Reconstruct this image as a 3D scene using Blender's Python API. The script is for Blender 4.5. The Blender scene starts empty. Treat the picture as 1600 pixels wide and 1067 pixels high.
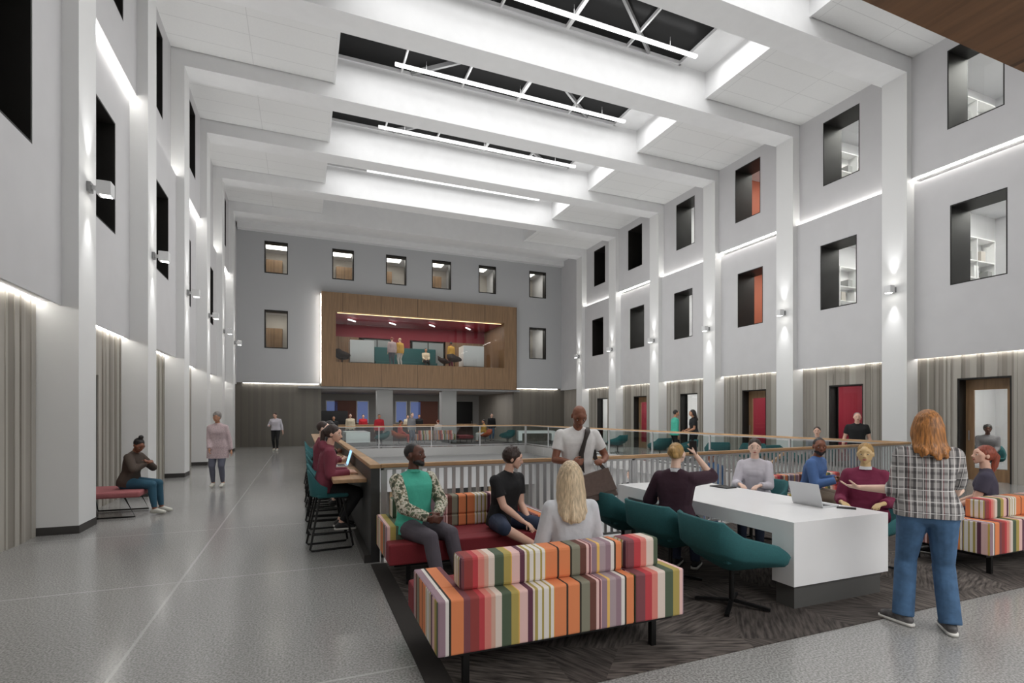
import bpy, bmesh, math, random
from mathutils import Vector, Matrix, Euler
random.seed(7)
PI = math.pi
SC = bpy.context.scene
COL = SC.collection

# ---------------------------------------------------------------- camera
cam_d = bpy.data.cameras.new('camera'); cam = bpy.data.objects.new('camera', cam_d); COL.objects.link(cam)
cam.location = (0, 0, 1.65); cam.rotation_euler = (PI/2, 0, -math.atan(328/810))
cam_d.sensor_width = 36; cam_d.lens = 810/1600*36; cam_d.shift_y = (648-533.5)/1600; cam_d.clip_end = 200
SC.camera = cam
SC.view_settings.view_transform = 'Standard'
try: SC.view_settings.look = 'None'
except Exception: pass
SC.view_settings.gamma = 1.0
SC.view_settings.use_curve_mapping = False
SC.view_settings.exposure = 0.2
# ---------------------------------------------------------------- world (night sky over the rooflights)
w = bpy.data.worlds.new('night_sky'); SC.world = w; w.use_nodes = True
w.node_tree.nodes['Background'].inputs[0].default_value = (0.012, 0.012, 0.013, 1)
w.node_tree.nodes['Background'].inputs[1].default_value = 1.0
# ---------------------------------------------------------------- layout numbers
CK = [8.95+3.5*k for k in range(-3, 6)]       # near faces of the columns and beams
CW = 0.65                                      # their width
XL, XR = -2.88, 15.10                          # inner faces of the columns
ZP, ZM, ZC, ZB = 3.2, 7.95, 11.3, 10.88        # panel foot, panel joint, ceiling, beam soffit
YF = 29.4                                      # far wall
CX0, CX1 = 0.9, 11.4                           # coffers
# ---------------------------------------------------------------- lights
def area(name, loc, sx, sy, power, rot=(0, 0, 0), col=(1, 1, 1), parent=None, spread=PI):
    l = bpy.data.lights.new(name, 'AREA'); l.shape = 'RECTANGLE'; l.size = sx; l.size_y = sy; l.energy = power; l.color = col
    l.spread = spread
    o = bpy.data.objects.new(name, l); o.location = loc; o.rotation_euler = rot; COL.objects.link(o)
    if parent: o.parent = parent
    return o
def spot(name, loc, rot, power, ang, parent=None, blend=0.6, r=0.02):
    l = bpy.data.lights.new(name, 'SPOT'); l.energy = power; l.spot_size = ang; l.spot_blend = blend; l.shadow_soft_size = r
    o = bpy.data.objects.new(name, l); o.location = loc; o.rotation_euler = rot; COL.objects.link(o)
    if parent: o.parent = parent
    return o
COFFER_FILL_POWER = 185
for c in CK[1:]:                                # broad added fill in each coffer, plus upward light of its linear lamp
    if c < 26:
        area('coffer_fill', (6.2, c-1.35, 11.95), 10.0, 1.5, COFFER_FILL_POWER, (0, 0, 0))
        area('coffer_lamp_uplight', (6.4, c-0.85, 11.84), 7.8, 0.08, 7, (PI, 0, 0))
area('soffit_fill', (6, -1.8, 3.28), 10, 4, 420)  # added fill behind the camera with no fixture, brightens the foreground
area('lower_hall_light', (6, 14, -0.5), 9, 12, 300, (math.radians(25), 0, 0))
area('lower_hall_upfill', (6, 16, -0.6), 9.5, 17, 620, (PI, 0, 0))  # unseen upward fill in the opening, added to brighten the ceiling
area('lounge_light', (6.5, 31.5, 3.0), 10, 2.6, 150)

# ---------------------------------------------------------------- materials
def lin(c):
    return tuple(((v/255)/12.92 if v/255 <= 0.04045 else ((v/255+0.055)/1.055)**2.4) for v in c)
MATS = {}
def mat(name, rgb, rough=0.6, metal=0.0, noise=0.0, nscale=20, bump=0.0, bscale=60, emit=0.0, alpha=None, coord='Object', spec=None, stretch=None, trans=0.0):
    if name in MATS: return MATS[name]
    m = bpy.data.materials.new(name); m.use_nodes = True; nt = m.node_tree; b = nt.nodes['Principled BSDF']
    c = lin(rgb)
    b.inputs['Base Color'].default_value = (*c, 1); b.inputs['Roughness'].default_value = rough; b.inputs['Metallic'].default_value = metal
    if spec is not None: b.inputs['Specular IOR Level'].default_value = spec
    if emit > 0:
        b.inputs['Emission Color'].default_value = (*c, 1); b.inputs['Emission Strength'].default_value = emit
    if trans > 0: b.inputs['Transmission Weight'].default_value = trans
    tc = nt.nodes.new('ShaderNodeTexCoord'); vec = tc.outputs[coord]
    if stretch:
        mp = nt.nodes.new('ShaderNodeMapping'); mp.inputs['Scale'].default_value = stretch; nt.links.new(vec, mp.inputs[0]); vec = mp.outputs[0]
    if noise > 0:
        n = nt.nodes.new('ShaderNodeTexNoise'); n.inputs['Scale'].default_value = nscale; n.inputs['Detail'].default_value = 4
        nt.links.new(vec, n.inputs['Vector'])
        r = nt.nodes.new('ShaderNodeValToRGB'); r.color_ramp.elements[0].position = .3; r.color_ramp.elements[1].position = .7
        r.color_ramp.elements[0].color = (*[v*(1-noise) for v in c], 1); r.color_ramp.elements[1].color = (*[min(1, v*(1+noise)) for v in c], 1)
        nt.links.new(n.outputs['Fac'], r.inputs[0]); nt.links.new(r.outputs[0], b.inputs['Base Color'])
    if bump > 0:
        n = nt.nodes.new('ShaderNodeTexNoise'); n.inputs['Scale'].default_value = bscale; nt.links.new(vec, n.inputs['Vector'])
        bp = nt.nodes.new('ShaderNodeBump'); bp.inputs['Strength'].default_value = bump; bp.inputs['Distance'].default_value = 0.01
        nt.links.new(n.outputs['Fac'], bp.inputs['Height']); nt.links.new(bp.outputs[0], b.inputs['Normal'])
    MATS[name] = m; return m
def nodes(m): return m.node_tree, m.node_tree.nodes, m.node_tree.links, m.node_tree.nodes['Principled BSDF']
def math_node(nt, op, a, b=None):
    n = nt.nodes.new('ShaderNodeMath'); n.operation = op
    for i, v in enumerate((a, b)):
        if v is None: continue
        if isinstance(v, (int, float)): n.inputs[i].default_value = v
        else: nt.links.new(v, n.inputs[i])
    return n.outputs[0]
def mix_col(nt, fac, a, b):
    n = nt.nodes.new('ShaderNodeMix'); n.data_type = 'RGBA'
    for sock, v in ((n.inputs['Factor'], fac), (n.inputs['A'], a), (n.inputs['B'], b)):
        if isinstance(v, (int, float)): sock.default_value = v
        elif isinstance(v, tuple): sock.default_value = (*v, 1)
        else: nt.links.new(v, sock)
    return n.outputs['Result']

WHITE = mat('white_paint', (228, 228, 228), .55, noise=.02, nscale=3)
PANEL = mat('wall_panel_paint', (203, 202, 203), .6, noise=.02, nscale=2)
COLM = mat('column_paint', (228, 228, 227), .55)
FARP = mat('far_wall_paint', (182, 183, 184), .6)
REVEAL = mat('black_window_reveal', (24, 21, 18), .5)
SKIRT = mat('charcoal_skirting', (62, 60, 58), .5)
SLAT = [mat('slat_%s' % n, c, .6, noise=.06, nscale=6, stretch=(1, 1, .1)) for n, c in
        (('light', (172, 167, 158)), ('mid', (158, 152, 143)), ('deep', (138, 132, 123)))]
BLACK = mat('black_metal', (18, 18, 18), .4, .3)
STEEL = mat('painted_steel', (150, 150, 150), .45)
WMETAL = mat('white_mullion', (225, 225, 225), .4)
TEAL = mat('teal_upholstery', (34, 92, 95), .8, noise=.12, nscale=90, bump=.25, bscale=400)
MAROON = mat('maroon_upholstery', (126, 34, 42), .8, noise=.1, nscale=120, bump=.2, bscale=500)
PINKF = mat('dusty_pink_upholstery', (158, 92, 94), .8, noise=.08, nscale=90)
ORANGEF = mat('orange_upholstery', (196, 92, 52), .75, noise=.1, nscale=90)
SOLID = mat('white_solid_surface', (243, 243, 243), .28, noise=.01, nscale=4)
PLINTH = mat('grey_plinth', (88, 88, 86), .45)
CHAR = mat('charcoal_laminate', (56, 56, 56), .5, noise=.08, nscale=10)
RAILM = mat('grey_baluster_metal', (168, 168, 168), .4, .2)
LAMPM = mat('lamp_diffuser', (255, 255, 255), .5, emit=1.5)
LEDM = mat('led_strip', (255, 253, 248), .5, emit=16)
SCREENB = mat('blue_laptop_screen', (150, 205, 245), .3, emit=1.2)
ALU = mat('silver_laptop_shell', (205, 206, 208), .35, .3)
DARKG = mat('black_plastic', (22, 22, 24), .4)
ROOMW = mat('office_wall_paint', (214, 214, 216), .7)
WARMW = mat('warm_interior_paint', (196, 190, 182), .7)
REDW = mat('burgundy_wall_paint', (136, 28, 48), .6)
ORW = mat('terracotta_door', (176, 102, 78), .6)

def wood(name, rgb, scale=(1, 1, .06), seams=None, amp=.22, rough=.45):
    m = mat(name, rgb, rough); nt, N, L, b = nodes(m); c = lin(rgb)
    tc = N.new('ShaderNodeTexCoord'); mp = N.new('ShaderNodeMapping'); mp.inputs['Scale'].default_value = scale; L.new(tc.outputs['Object'], mp.inputs[0])
    n = N.new('ShaderNodeTexNoise'); n.inputs['Scale'].default_value = 14; n.inputs['Detail'].default_value = 6; n.inputs['Distortion'].default_value = .4; L.new(mp.outputs[0], n.inputs['Vector'])
    r = N.new('ShaderNodeValToRGB'); e = r.color_ramp.elements; e[0].position = .32; e[1].position = .7
    e[0].color = (*[v*(1-amp) for v in c], 1); e[1].color = (*[v*(1+amp*.7) for v in c], 1)
    L.new(n.outputs['Fac'], r.inputs[0]); out = r.outputs[0]
    if seams:
        ax, per, wd = seams
        sx = N.new('ShaderNodeSeparateXYZ'); L.new(tc.outputs['Object'], sx.inputs[0])
        f = math_node(nt, 'FRACT', math_node(nt, 'DIVIDE', math_node(nt, 'ADD', sx.outputs[ax], 100*per), per))
        k = math_node(nt, 'LESS_THAN', f, wd/per)
        out = mix_col(nt, k, out, tuple(v*.45 for v in c))
    L.new(out, b.inputs['Base Color']); return m
WALNUT = wood('walnut_panelling', (140, 111, 82), (1, 1, .06), ('X', 2.0, .03))
OAKRAIL = wood('oak_handrail', (176, 140, 100), (.2, .2, 1))
OAKTOP = wood('oak_counter_top', (178, 142, 106), (1, .1, 1))
SOFFIT = wood('dark_walnut_soffit', (128, 94, 66), (1, .08, 1), ('X', 1.55, .03), .3)
DOORW = wood('door_timber', (150, 118, 86), (1, 1, .08))
CEILT = mat('acoustic_tile', (226, 226, 225), .8)
def tile_lines(m, rgb, px, py, wd, dark=.82, noise=.03):
    nt, N, L, b = nodes(m); c = lin(rgb)
    tc = N.new('ShaderNodeTexCoord'); sx = N.new('ShaderNodeSeparateXYZ'); L.new(tc.outputs['Object'], sx.inputs[0])
    ks = []
    for ax, per, off in (('X',)+px, ('Y',)+py):
        f = math_node(nt, 'FRACT', math_node(nt, 'DIVIDE', math_node(nt, 'ADD', sx.outputs[ax], 100*per-off), per))
        ks.append(math_node(nt, 'LESS_THAN', f, wd/per))
    k = math_node(nt, 'MAXIMUM', ks[0], ks[1])
    n = N.new('ShaderNodeTexNoise'); n.inputs['Scale'].default_value = 25; L.new(tc.outputs['Object'], n.inputs[0])
    base = mix_col(nt, n.outputs['Fac'], tuple(v*(1-noise) for v in c), tuple(v*(1+noise) for v in c))
    L.new(mix_col(nt, k, base, tuple(v*dark for v in c)), b.inputs['Base Color'])
tile_lines(CEILT, (226, 226, 225), (2.15, .9), (.7, .0), .018)

def terrazzo():
    m = mat('terrazzo', (128, 127, 125), .17); nt, N, L, b = nodes(m)
    tc = N.new('ShaderNodeTexCoord'); P = tc.outputs['Object']
    n1 = N.new('ShaderNodeTexNoise'); n1.inputs['Scale'].default_value = 70; n1.inputs['Detail'].default_value = 3; L.new(P, n1.inputs[0])
    r1 = N.new('ShaderNodeValToRGB'); e = r1.color_ramp.elements; e[0].position = .38; e[1].position = .62
    e[0].color = (*lin((122, 121, 119)), 1); e[1].color = (*lin((170, 169, 166)), 1); L.new(n1.outputs['Fac'], r1.inputs[0])
    v = N.new('ShaderNodeTexVoronoi'); v.inputs['Scale'].default_value = 55; L.new(P, v.inputs['Vector'])
    k0 = math_node(nt, 'LESS_THAN', v.outputs['Distance'], .2)
    col = mix_col(nt, math_node(nt, 'MULTIPLY', k0, .35), r1.outputs[0], lin((186, 185, 182)))
    n2 = N.new('ShaderNodeTexNoise'); n2.inputs['Scale'].default_value = .5; L.new(P, n2.inputs[0])
    col = mix_col(nt, math_node(nt, 'MULTIPLY', n2.outputs['Fac'], .25), col, lin((120, 119, 118)))
    sx = N.new('ShaderNodeSeparateXYZ'); L.new(P, sx.inputs[0])
    kk = None
    for ax, per, off in (('X', 30.0, -1.13), ('Y', 2.56, 3.39), ):
        f = math_node(nt, 'FRACT', math_node(nt, 'DIVIDE', math_node(nt, 'ADD', sx.outputs[ax], 100*per-off), per))
        k = math_node(nt, 'LESS_THAN', f, .022/per)
        kk = k if kk is None else math_node(nt, 'MAXIMUM', kk, k)
    L.new(mix_col(nt, math_node(nt, 'MULTIPLY', kk, .55), col, lin((190, 190, 187))), b.inputs['Base Color'])
    return m
TERR = terrazzo()

def carpet():
    m = mat('brushed_carpet', (70, 62, 57), .95); nt, N, L, b = nodes(m)
    tc = N.new('ShaderNodeTexCoord'); P = tc.outputs['Object']
    v = N.new('ShaderNodeTexVoronoi'); v.inputs['Scale'].default_value = 1.3; L.new(P, v.inputs['Vector'])
    rot = N.new('ShaderNodeVectorRotate'); rot.rotation_type = 'Z_AXIS'; L.new(P, rot.inputs['Vector'])
    sc = N.new('ShaderNodeSeparateColor'); L.new(v.outputs['Color'], sc.inputs[0])
    L.new(math_node(nt, 'MULTIPLY', sc.outputs[0], 3.0), rot.inputs['Angle'])
    mp = N.new('ShaderNodeMapping'); mp.inputs['Scale'].default_value = (3, 26, 1); L.new(rot.outputs[0], mp.inputs[0])
    n = N.new('ShaderNodeTexNoise'); n.inputs['Scale'].default_value = 1.6; n.inputs['Detail'].default_value = 5; L.new(mp.outputs[0], n.inputs[0])
    r = N.new('ShaderNodeValToRGB'); e = r.color_ramp.elements; e[0].position = .35; e[1].position = .75
    e[0].color = (*lin((40, 34, 31)), 1); e[1].color = (*lin((124, 115, 108)), 1); L.new(n.outputs['Fac'], r.inputs[0])
    out = mix_col(nt, math_node(nt, 'MULTIPLY', sc.outputs[1], .45), r.outputs[0], lin((44, 38, 36)))
    L.new(out, b.inputs['Base Color']); return m
CARPET = carpet()
CARPETEDGE = mat('dark_carpet_border', (44, 40, 37), .95, noise=.1, nscale=60)

def glass(name, rgb=(235, 240, 240), amt=.9, rough=.0):
    m = bpy.data.materials.new(name); m.use_nodes = True; nt = m.node_tree; N = nt.nodes; L = nt.links
    N.remove(N['Principled BSDF']); out = N['Material Output']
    t = N.new('ShaderNodeBsdfTransparent'); t.inputs[0].default_value = (*lin(rgb), 1)
    g = N.new('ShaderNodeBsdfGlossy'); g.inputs['Roughness'].default_value = rough
    fr = N.new('ShaderNodeLayerWeight'); fr.inputs[0].default_value = .5
    mx = N.new('ShaderNodeMixShader'); L.new(math_node(nt, 'ADD', math_node(nt, 'MULTIPLY', math_node(nt, 'POWER', fr.outputs['Facing'], 5.0), amt*.7), .05), mx.inputs[0]); L.new(t.outputs[0], mx.inputs[1]); L.new(g.outputs[0], mx.inputs[2]); L.new(mx.outputs[0], out.inputs[0])
    return m
PANE = glass('clear_glass')
GUARD = glass('guard_glass', (214, 224, 222), 1.0)
SKYG = mat('dark_rooflight_glass', (28, 28, 28), .3, spec=.08)
def frosted():
    m = bpy.data.materials.new('frosted_glass'); m.use_nodes = True; nt = m.node_tree; N = nt.nodes; L = nt.links
    b = N['Principled BSDF']; b.inputs['Base Color'].default_value = (.78, .8, .82, 1); b.inputs['Roughness'].default_value = .5
    t = N.new('ShaderNodeBsdfTransparent'); mx = N.new('ShaderNodeMixShader'); mx.inputs[0].default_value = .35
    L.new(t.outputs[0], mx.inputs[1]); L.new(b.outputs[0], mx.inputs[2]); L.new(mx.outputs[0], N['Material Output'].inputs[0]); return m
FROST = frosted()

C_ = {'mauve': (150, 124, 134), 'white': (226, 220, 214), 'dark': (44, 40, 32), 'orange': (222, 134, 86), 'maroonm': (124, 70, 76), 'brick': (146, 62, 58),
      'red': (188, 64, 70), 'salmon': (214, 130, 118), 'tan': (208, 164, 146), 'cream': (222, 206, 194), 'green': (78, 92, 72), 'olive': (172, 154, 84),
      'pink': (226, 188, 182), 'plum': (94, 50, 68), 'gold': (222, 176, 84), 'greyol': (132, 130, 112), 'brown': (104, 62, 52), 'yellow': (228, 186, 104), 'mgrey': (170, 152, 156)}
STR_PX = [(695, 'mauve'), (700.5, 'white'), (704.6, 'dark'), (724, 'orange'), (735, 'maroonm'), (748, 'brick'), (757.5, 'red'), (767, 'salmon'), (773.6, 'tan'), (784, 'cream'),
          (799.5, 'green'), (810, 'olive'), (812, 'gold'), (824, 'pink'), (832, 'plum'), (836, 'cream'), (840, 'olive'), (847, 'white'), (850, 'olive'), (858, 'white'), (861, 'olive'), (865, 'white'), (867, 'gold'),
          (885.6, 'orange'), (887.4, 'dark'), (905, 'orange'), (908.7, 'dark'), (921, 'greyol'), (932, 'brown'), (935.5, 'pink'), (938, 'maroonm'), (940, 'pink'), (949, 'mauve'), (953, 'yellow'), (962, 'mgrey'), (971, 'mauve'),
          (975.5, 'white'), (979, 'dark'), (992.4, 'orange'), (1007.6, 'maroonm'), (1019, 'red'), (1028, 'salmon'), (1039.6, 'cream'), (1051, 'green'), (1061, 'olive'), (1067, 'pink')]
def px_to_x(px, Y=2.96):
    th = math.atan(328/810); a = (px-800)/810
    return Y*(math.sin(th)+a*math.cos(th))/(math.cos(th)-a*math.sin(th))
def stripes():
    m = mat('striped_upholstery', (200, 120, 100), .8, bump=.15, bscale=600); nt, N, L, b = nodes(m)
    x0 = px_to_x(684); x1 = px_to_x(1067); per = x1-x0
    ends = [((px_to_x(p)-x0)/per, c) for p, c in STR_PX]
    uv = N.new('ShaderNodeUVMap'); sx = N.new('ShaderNodeSeparateXYZ'); L.new(uv.outputs[0], sx.inputs[0])
    f = math_node(nt, 'FRACT', math_node(nt, 'DIVIDE', math_node(nt, 'ADD', sx.outputs['X'], 50*per), per))
    segs = []; s = 0
    for e_, c in ends: segs.append((s, c)); s = e_
    h = len(segs)//2; ramps = []
    for part in (segs[:h], segs[h:]):
        r = N.new('ShaderNodeValToRGB'); r.color_ramp.interpolation = 'CONSTANT'
        els = r.color_ramp.elements
        els[0].position = part[0][0]; els[0].color = (*lin(C_[part[0][1]]), 1)
        els.remove(els[1])
        for p, c in part[1:]:
            e = els.new(p); e.color = (*lin(C_[c]), 1)
        L.new(f, r.inputs[0]); ramps.append(r.outputs[0])
    k = math_node(nt, 'GREATER_THAN', f, segs[h][0])
    L.new(mix_col(nt, k, ramps[0], ramps[1]), b.inputs['Base Color']); return m
STRIPE = stripes()

# ---------------------------------------------------------------- mesh helpers
class MB:
    def __init__(s): s.v = []; s.f = []; s.m = []; s.uv = []; s.mats = []
    def mi(s, m):
        if m not in s.mats: s.mats.append(m)
        return s.mats.index(m)
    def face(s, pts, m, uv=None):
        i = len(s.v); s.v += [tuple(p) for p in pts]; s.f.append(tuple(range(i, i+len(pts)))); s.m.append(s.mi(m))
        if uv is None:
            n = (Vector(pts[1])-Vector(pts[0])).cross(Vector(pts[2])-Vector(pts[1]))
            a = [abs(c) for c in n]
            uv = [((p[1], p[2]) if a[0] >= max(a[1], a[2]) else (p[0], p[2]) if a[1] >= a[2] else (p[0], p[1])) for p in pts]
        s.uv.append(uv)
    def box(s, x0, x1, y0, y1, z0, z1, m, skip=''):
        if x1 < x0: x0, x1 = x1, x0
        if y1 < y0: y0, y1 = y1, y0
        if z1 < z0: z0, z1 = z1, z0
        F = {'-x': [(x0, y1, z0), (x0, y0, z0), (x0, y0, z1), (x0, y1, z1)], '+x': [(x1, y0, z0), (x1, y1, z0), (x1, y1, z1), (x1, y0, z1)],
             '-y': [(x0, y0, z0), (x1, y0, z0), (x1, y0, z1), (x0, y0, z1)], '+y': [(x1, y1, z0), (x0, y1, z0), (x0, y1, z1), (x1, y1, z1)],
             '-z': [(x0, y1, z0), (x1, y1, z0), (x1, y0, z0), (x0, y0, z0)], '+z': [(x0, y0, z1), (x1, y0, z1), (x1, y1, z1), (x0, y1, z1)]}
        for k, p in F.items():
            if k not in skip: s.face(p, m)
    def prism(s, poly, z0, z1, m):
        n = len(poly)
        s.face([(x, y, z1) for x, y in poly], m); s.face([(x, y, z0) for x, y in reversed(poly)], m)
        for i in range(n):
            a, b = poly[i], poly[(i+1) % n]
            s.face([(a[0], a[1], z0), (b[0], b[1], z0), (b[0], b[1], z1), (a[0], a[1], z1)], m)
    def tube(s, pts, r, m, n=8, closed=False, flat=None):
        """sweep a round (or flat=(w,h)) section along points"""
        pts = [Vector(p) for p in pts]; rings = []
        for i, p in enumerate(pts):
            d = (pts[min(i+1, len(pts)-1)]-pts[max(i-1, 0)]).normalized()
            up = Vector((0, 0, 1)) if abs(d.z) < .95 else Vector((0, 1, 0))
            a = d.cross(up).normalized(); b = a.cross(d).normalized()
            ring = []
            for k in range(n):
                t = 2*PI*(k+.5)/n
                rr = r if not isinstance(r, (list, tuple)) else r[i]
                if flat: ring.append(p+a*flat[0]*math.cos(t)*1.414/2+b*flat[1]*math.sin(t)*1.414/2)
                else: ring.append(p+a*rr*math.cos(t)+b*rr*math.sin(t))
            rings.append(ring)
        for i in range(len(rings)-1):
            for k in range(n):
                k2 = (k+1) % n
                s.face([rings[i][k2], rings[i][k], rings[i+1][k], rings[i+1][k2]], m)
        s.face(list(rings[0]), m); s.face(list(reversed(rings[-1])), m)
    def bar(s, a, b, w, h, m): s.tube([a, b], 0, m, n=4, flat=(w, h))
    def build(s, name, parent=None, bevel=0, seg=2, smooth=False, merge=True):
        me = bpy.data.meshes.new(name); me.from_pydata(s.v, [], s.f)
        for m in s.mats: me.materials.append(m)
        me.polygons.foreach_set('material_index', s.m)
        ul = me.uv_layers.new(name='UVMap'); k = 0
        for uvs in s.uv:
            for u in uvs: ul.data[k].uv = u; k += 1
        if merge:
            bm = bmesh.new(); bm.from_mesh(me); bmesh.ops.remove_doubles(bm, verts=bm.verts, dist=1e-5)
            bm.to_mesh(me); bm.free()
        if smooth: me.polygons.foreach_set('use_smooth', [True]*len(me.polygons))
        me.update()
        o = bpy.data.objects.new(name, me); COL.objects.link(o)
        if parent: o.parent = parent
        if bevel:
            b = o.modifiers.new('bevel', 'BEVEL'); b.width = bevel; b.segments = seg; b.limit_method = 'ANGLE'
        return o
def tag(o, label=None, cat=None, group=None, kind=None):
    if label: o['label'] = label
    if cat: o['category'] = cat
    if group: o['group'] = group
    if kind: o['kind'] = kind
    return o
def empty(name, loc=(0, 0, 0), rz=0, label=None, cat=None, group=None, kind=None):
    o = bpy.data.objects.new(name, None); COL.objects.link(o); o.location = loc; o.rotation_euler = (0, 0, rz); o.empty_display_size = .1
    return tag(o, label, cat, group, kind)
def copy_tree(o, loc=None, rz=None, label=None, group=None, parent=None):
    c = o.copy(); COL.objects.link(c)
    if parent: c.parent = parent
    if loc is not None: c.location = loc
    if rz is not None: c.rotation_euler = (0, 0, rz)
    if label: c['label'] = label
    if group: c['group'] = group
    for ch in list(o.children): copy_tree(ch, parent=c)
    return c
def struct(o, label=None): o['kind'] = 'structure'; return tag(o, label) if label else o
# ================================================================ SETTING
# floor with the opening to the hall below
NE = [(0.76, 5.98), (4.2, 5.98), (11.4, 6.75)]          # near edge of the opening
OY1 = 26.2
m = MB()
FT = -0.45
m.prism([(-3.6, -6), (0.76, -6), (0.76, 37), (-3.6, 37)], FT, 0, TERR)
m.prism([(0.76, -6), (11.4, -6), (11.4, 6.75), (4.2, 5.98), (0.76, 5.98)], FT, 0, TERR)
m.prism([(11.4, -6), (19.6, -6), (19.6, 37), (11.4, 37)], FT, 0, TERR)
m.prism([(0.76, OY1), (11.4, OY1), (11.4, 37), (0.76, 37)], FT, 0, TERR)
struct(m.build('floor'), 'grey speckled terrazzo floor around the open stairwell')
m = MB(); m.prism([(0.86, 2.76), (11.2, 2.76), (11.2, 6.6), (4.2, 5.86), (0.86, 5.86)], 0.0, .008, CARPET)
fc = m.build('floor_carpet')
m = MB(); m.prism([(0.7, 2.76), (.8599, 2.76), (.8599, 5.86), (0.7, 5.86)], 0.0, .009, CARPETEDGE); m.build('border', fc)
struct(fc, 'dark brown brushed carpet under the nearest lounge seating')
m = MB(); m.prism([(1.6, 27.2), (11.6, 27.2), (11.6, 33), (1.6, 33)], 0.0, .008, CARPET); struct(m.build('floor_carpet'), 'dark carpet under the far lounge')

def panel_with_hole(m, side, xin, xout, y0, y1, z0, z1, hole, mt):
    """panel whose room face is at xin; hole=(hy0,hy1,hz0,hz1)"""
    a, b = min(xin, xout), max(xin, xout)
    if not hole: m.box(a, b, y0, y1, z0, z1, mt); return
    hy0, hy1, hz0, hz1 = hole
    m.box(a, b, y0, hy0, z0, z1, mt); m.box(a, b, hy1, y1, z0, z1, mt)
    m.box(a, b, hy0, hy1, z0, hz0, mt); m.box(a, b, hy0, hy1, hz1, z1, mt)

wn = [0]
def window_x(side, xface, hy0, hy1, hz0, hz1, dark=False):
    """deep black reveal with a pane at its back, in a wall whose face is at xface"""
    wn[0] += 1
    s = 1 if side == 'right' else -1
    e = empty('window_%d' % wn[0], (xface, (hy0+hy1)/2, hz0)); struct(e)
    h = hz1-hz0; wd = (hy1-hy0)/2; D = (.82 if side == 'right' else .42)
    f = MB(); t = .03
    def bx(a, b, *r): f.box(min(a*s, b*s), max(a*s, b*s), *r, REVEAL)
    bx(.004, D, -wd, -wd+t, 0, h); bx(.004, D, wd-t, wd, 0, h); bx(.004, D, -wd+t, wd-t, 0, t); bx(.004, D, -wd+t, wd-t, h-t, h)
    f.build('window_frame', e)
    g = MB(); x = (D-.04)*s
    if dark: g.box(min(x, x+.01*s), max(x, x+.01*s), -wd+t, wd-t, t, h-t, SKYG)
    else: g.face([(x, -wd+t, t), (x, wd-t, t), (x, wd-t, h-t), (x, -wd+t, h-t)], PANE)
    g.build('pane', e)
    return e

def slat_wall(m, side, x, y0, y1, z0, z1, holes=(), seed=0):
    r = random.Random(seed); y = y0; s = 1 if side == 'right' else -1
    while y < y1-1e-4:
        wd = min(r.choice([.05, .06, .08, .11, .14]), y1-y)
        if y1-y-wd < .03: wd = y1-y
        d = r.choice([0, .012, .024]); mt = r.choice(SLAT)
        a = y; b = y+wd
        segs = [(z0, z1)]
        for (h0, h1, hz) in holes:
            if b > h0+1e-4 and a < h1-1e-4: segs = [(hz, z1)]
        for (q0, q1) in segs:
            xa = x-s*d; xb = x+s*.12
            m.box(min(xa, xb), max(xa, xb), a, b, q0, q1, mt)
        # keep cuts aligned on hole edges
        y = b
    return m
def slat_run(y0, y1, holes):
    cuts = [y0]+[v for h in holes for v in h[:2]]+[y1]
    return sorted(set(cuts))

dn = [0]
def door_x(side, x, y0, y1, z1, kind):
    """door in a side wall, recessed"""
    dn[0] += 1; s = 1 if side == 'right' else -1; R_ = side == 'right'
    e = empty('door_%d' % dn[0], (x, (y0+y1)/2, 0)); struct(e)
    hw = (y1-y0)/2; D = .34 if side == 'right' else .12
    def bx(mm, a, b, ya, yb, za, zb, mt): mm.box(min(a*s, b*s), max(a*s, b*s), ya, yb, za, zb, mt)
    f = MB()
    bx(f, .0, D, -hw, -hw+.04, 0, z1, REVEAL); bx(f, .0, D, hw-.04, hw, 0, z1, REVEAL); bx(f, .0, D, -hw+.04, hw-.04, z1-.04, z1, REVEAL)
    f.build('door_frame', e)
    if kind == 'timber':
        l = MB(); a, b = D-.06, D-.01; st = .17
        bx(l, a, b, -hw+.04, -hw+.04+st, 0, z1-.04, DOORW); bx(l, a, b, hw-.04-st, hw-.04, 0, z1-.04, DOORW)
        bx(l, a, b, -hw+.04+st, hw-.04-st, 0, .3, DOORW); bx(l, a, b, -hw+.04+st, hw-.04-st, z1-.3, z1-.04, DOORW)
        lo = l.build('door_leaf', e)
        g = MB(); gx = (D-.035)*s
        g.face([(gx, -hw+.04+st, .3), (gx, hw-.04-st, .3), (gx, hw-.04-st, z1-.3), (gx, -hw+.04+st, z1-.3)], PANE); g.build('pane', e)
        h = MB(); h.tube([((D-.1)*s, hw-.04-st/2, 1.0), ((D-.1)*s, hw-.04-st/2, 1.25)], .012, STEEL); h.build('door_handle', e)
    else:
        l = MB(); bx(l, D-.05, D-.01, -hw+.04, -hw+.09, 0, z1-.04, BLACK); bx(l, D-.05, D-.01, hw-.09, hw-.04, 0, z1-.04, BLACK)
        bx(l, D-.05, D-.01, -hw+.09, hw-.09, 0, .06, BLACK)
        l.build('door_leaf', e)
        g = MB(); gx = (D-.035)*s; g.face([(gx, -hw+.09, .06), (gx, hw-.09, .06), (gx, hw-.09, z1-.04), (gx, -hw+.09, z1-.04)], PANE if R_ else SKYG); g.build('pane', e)
    return e

def cove(loc, size, label, mt=None):
    m = MB(); x, y, z = size; m.box(-x/2, x/2, -y/2, y/2, -z/2, z/2, mt or LEDM)
    o = m.build('cove_light'); o.location = loc
    return tag(o, label, 'light', 'white LED cove strips along the wall panels')

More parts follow.
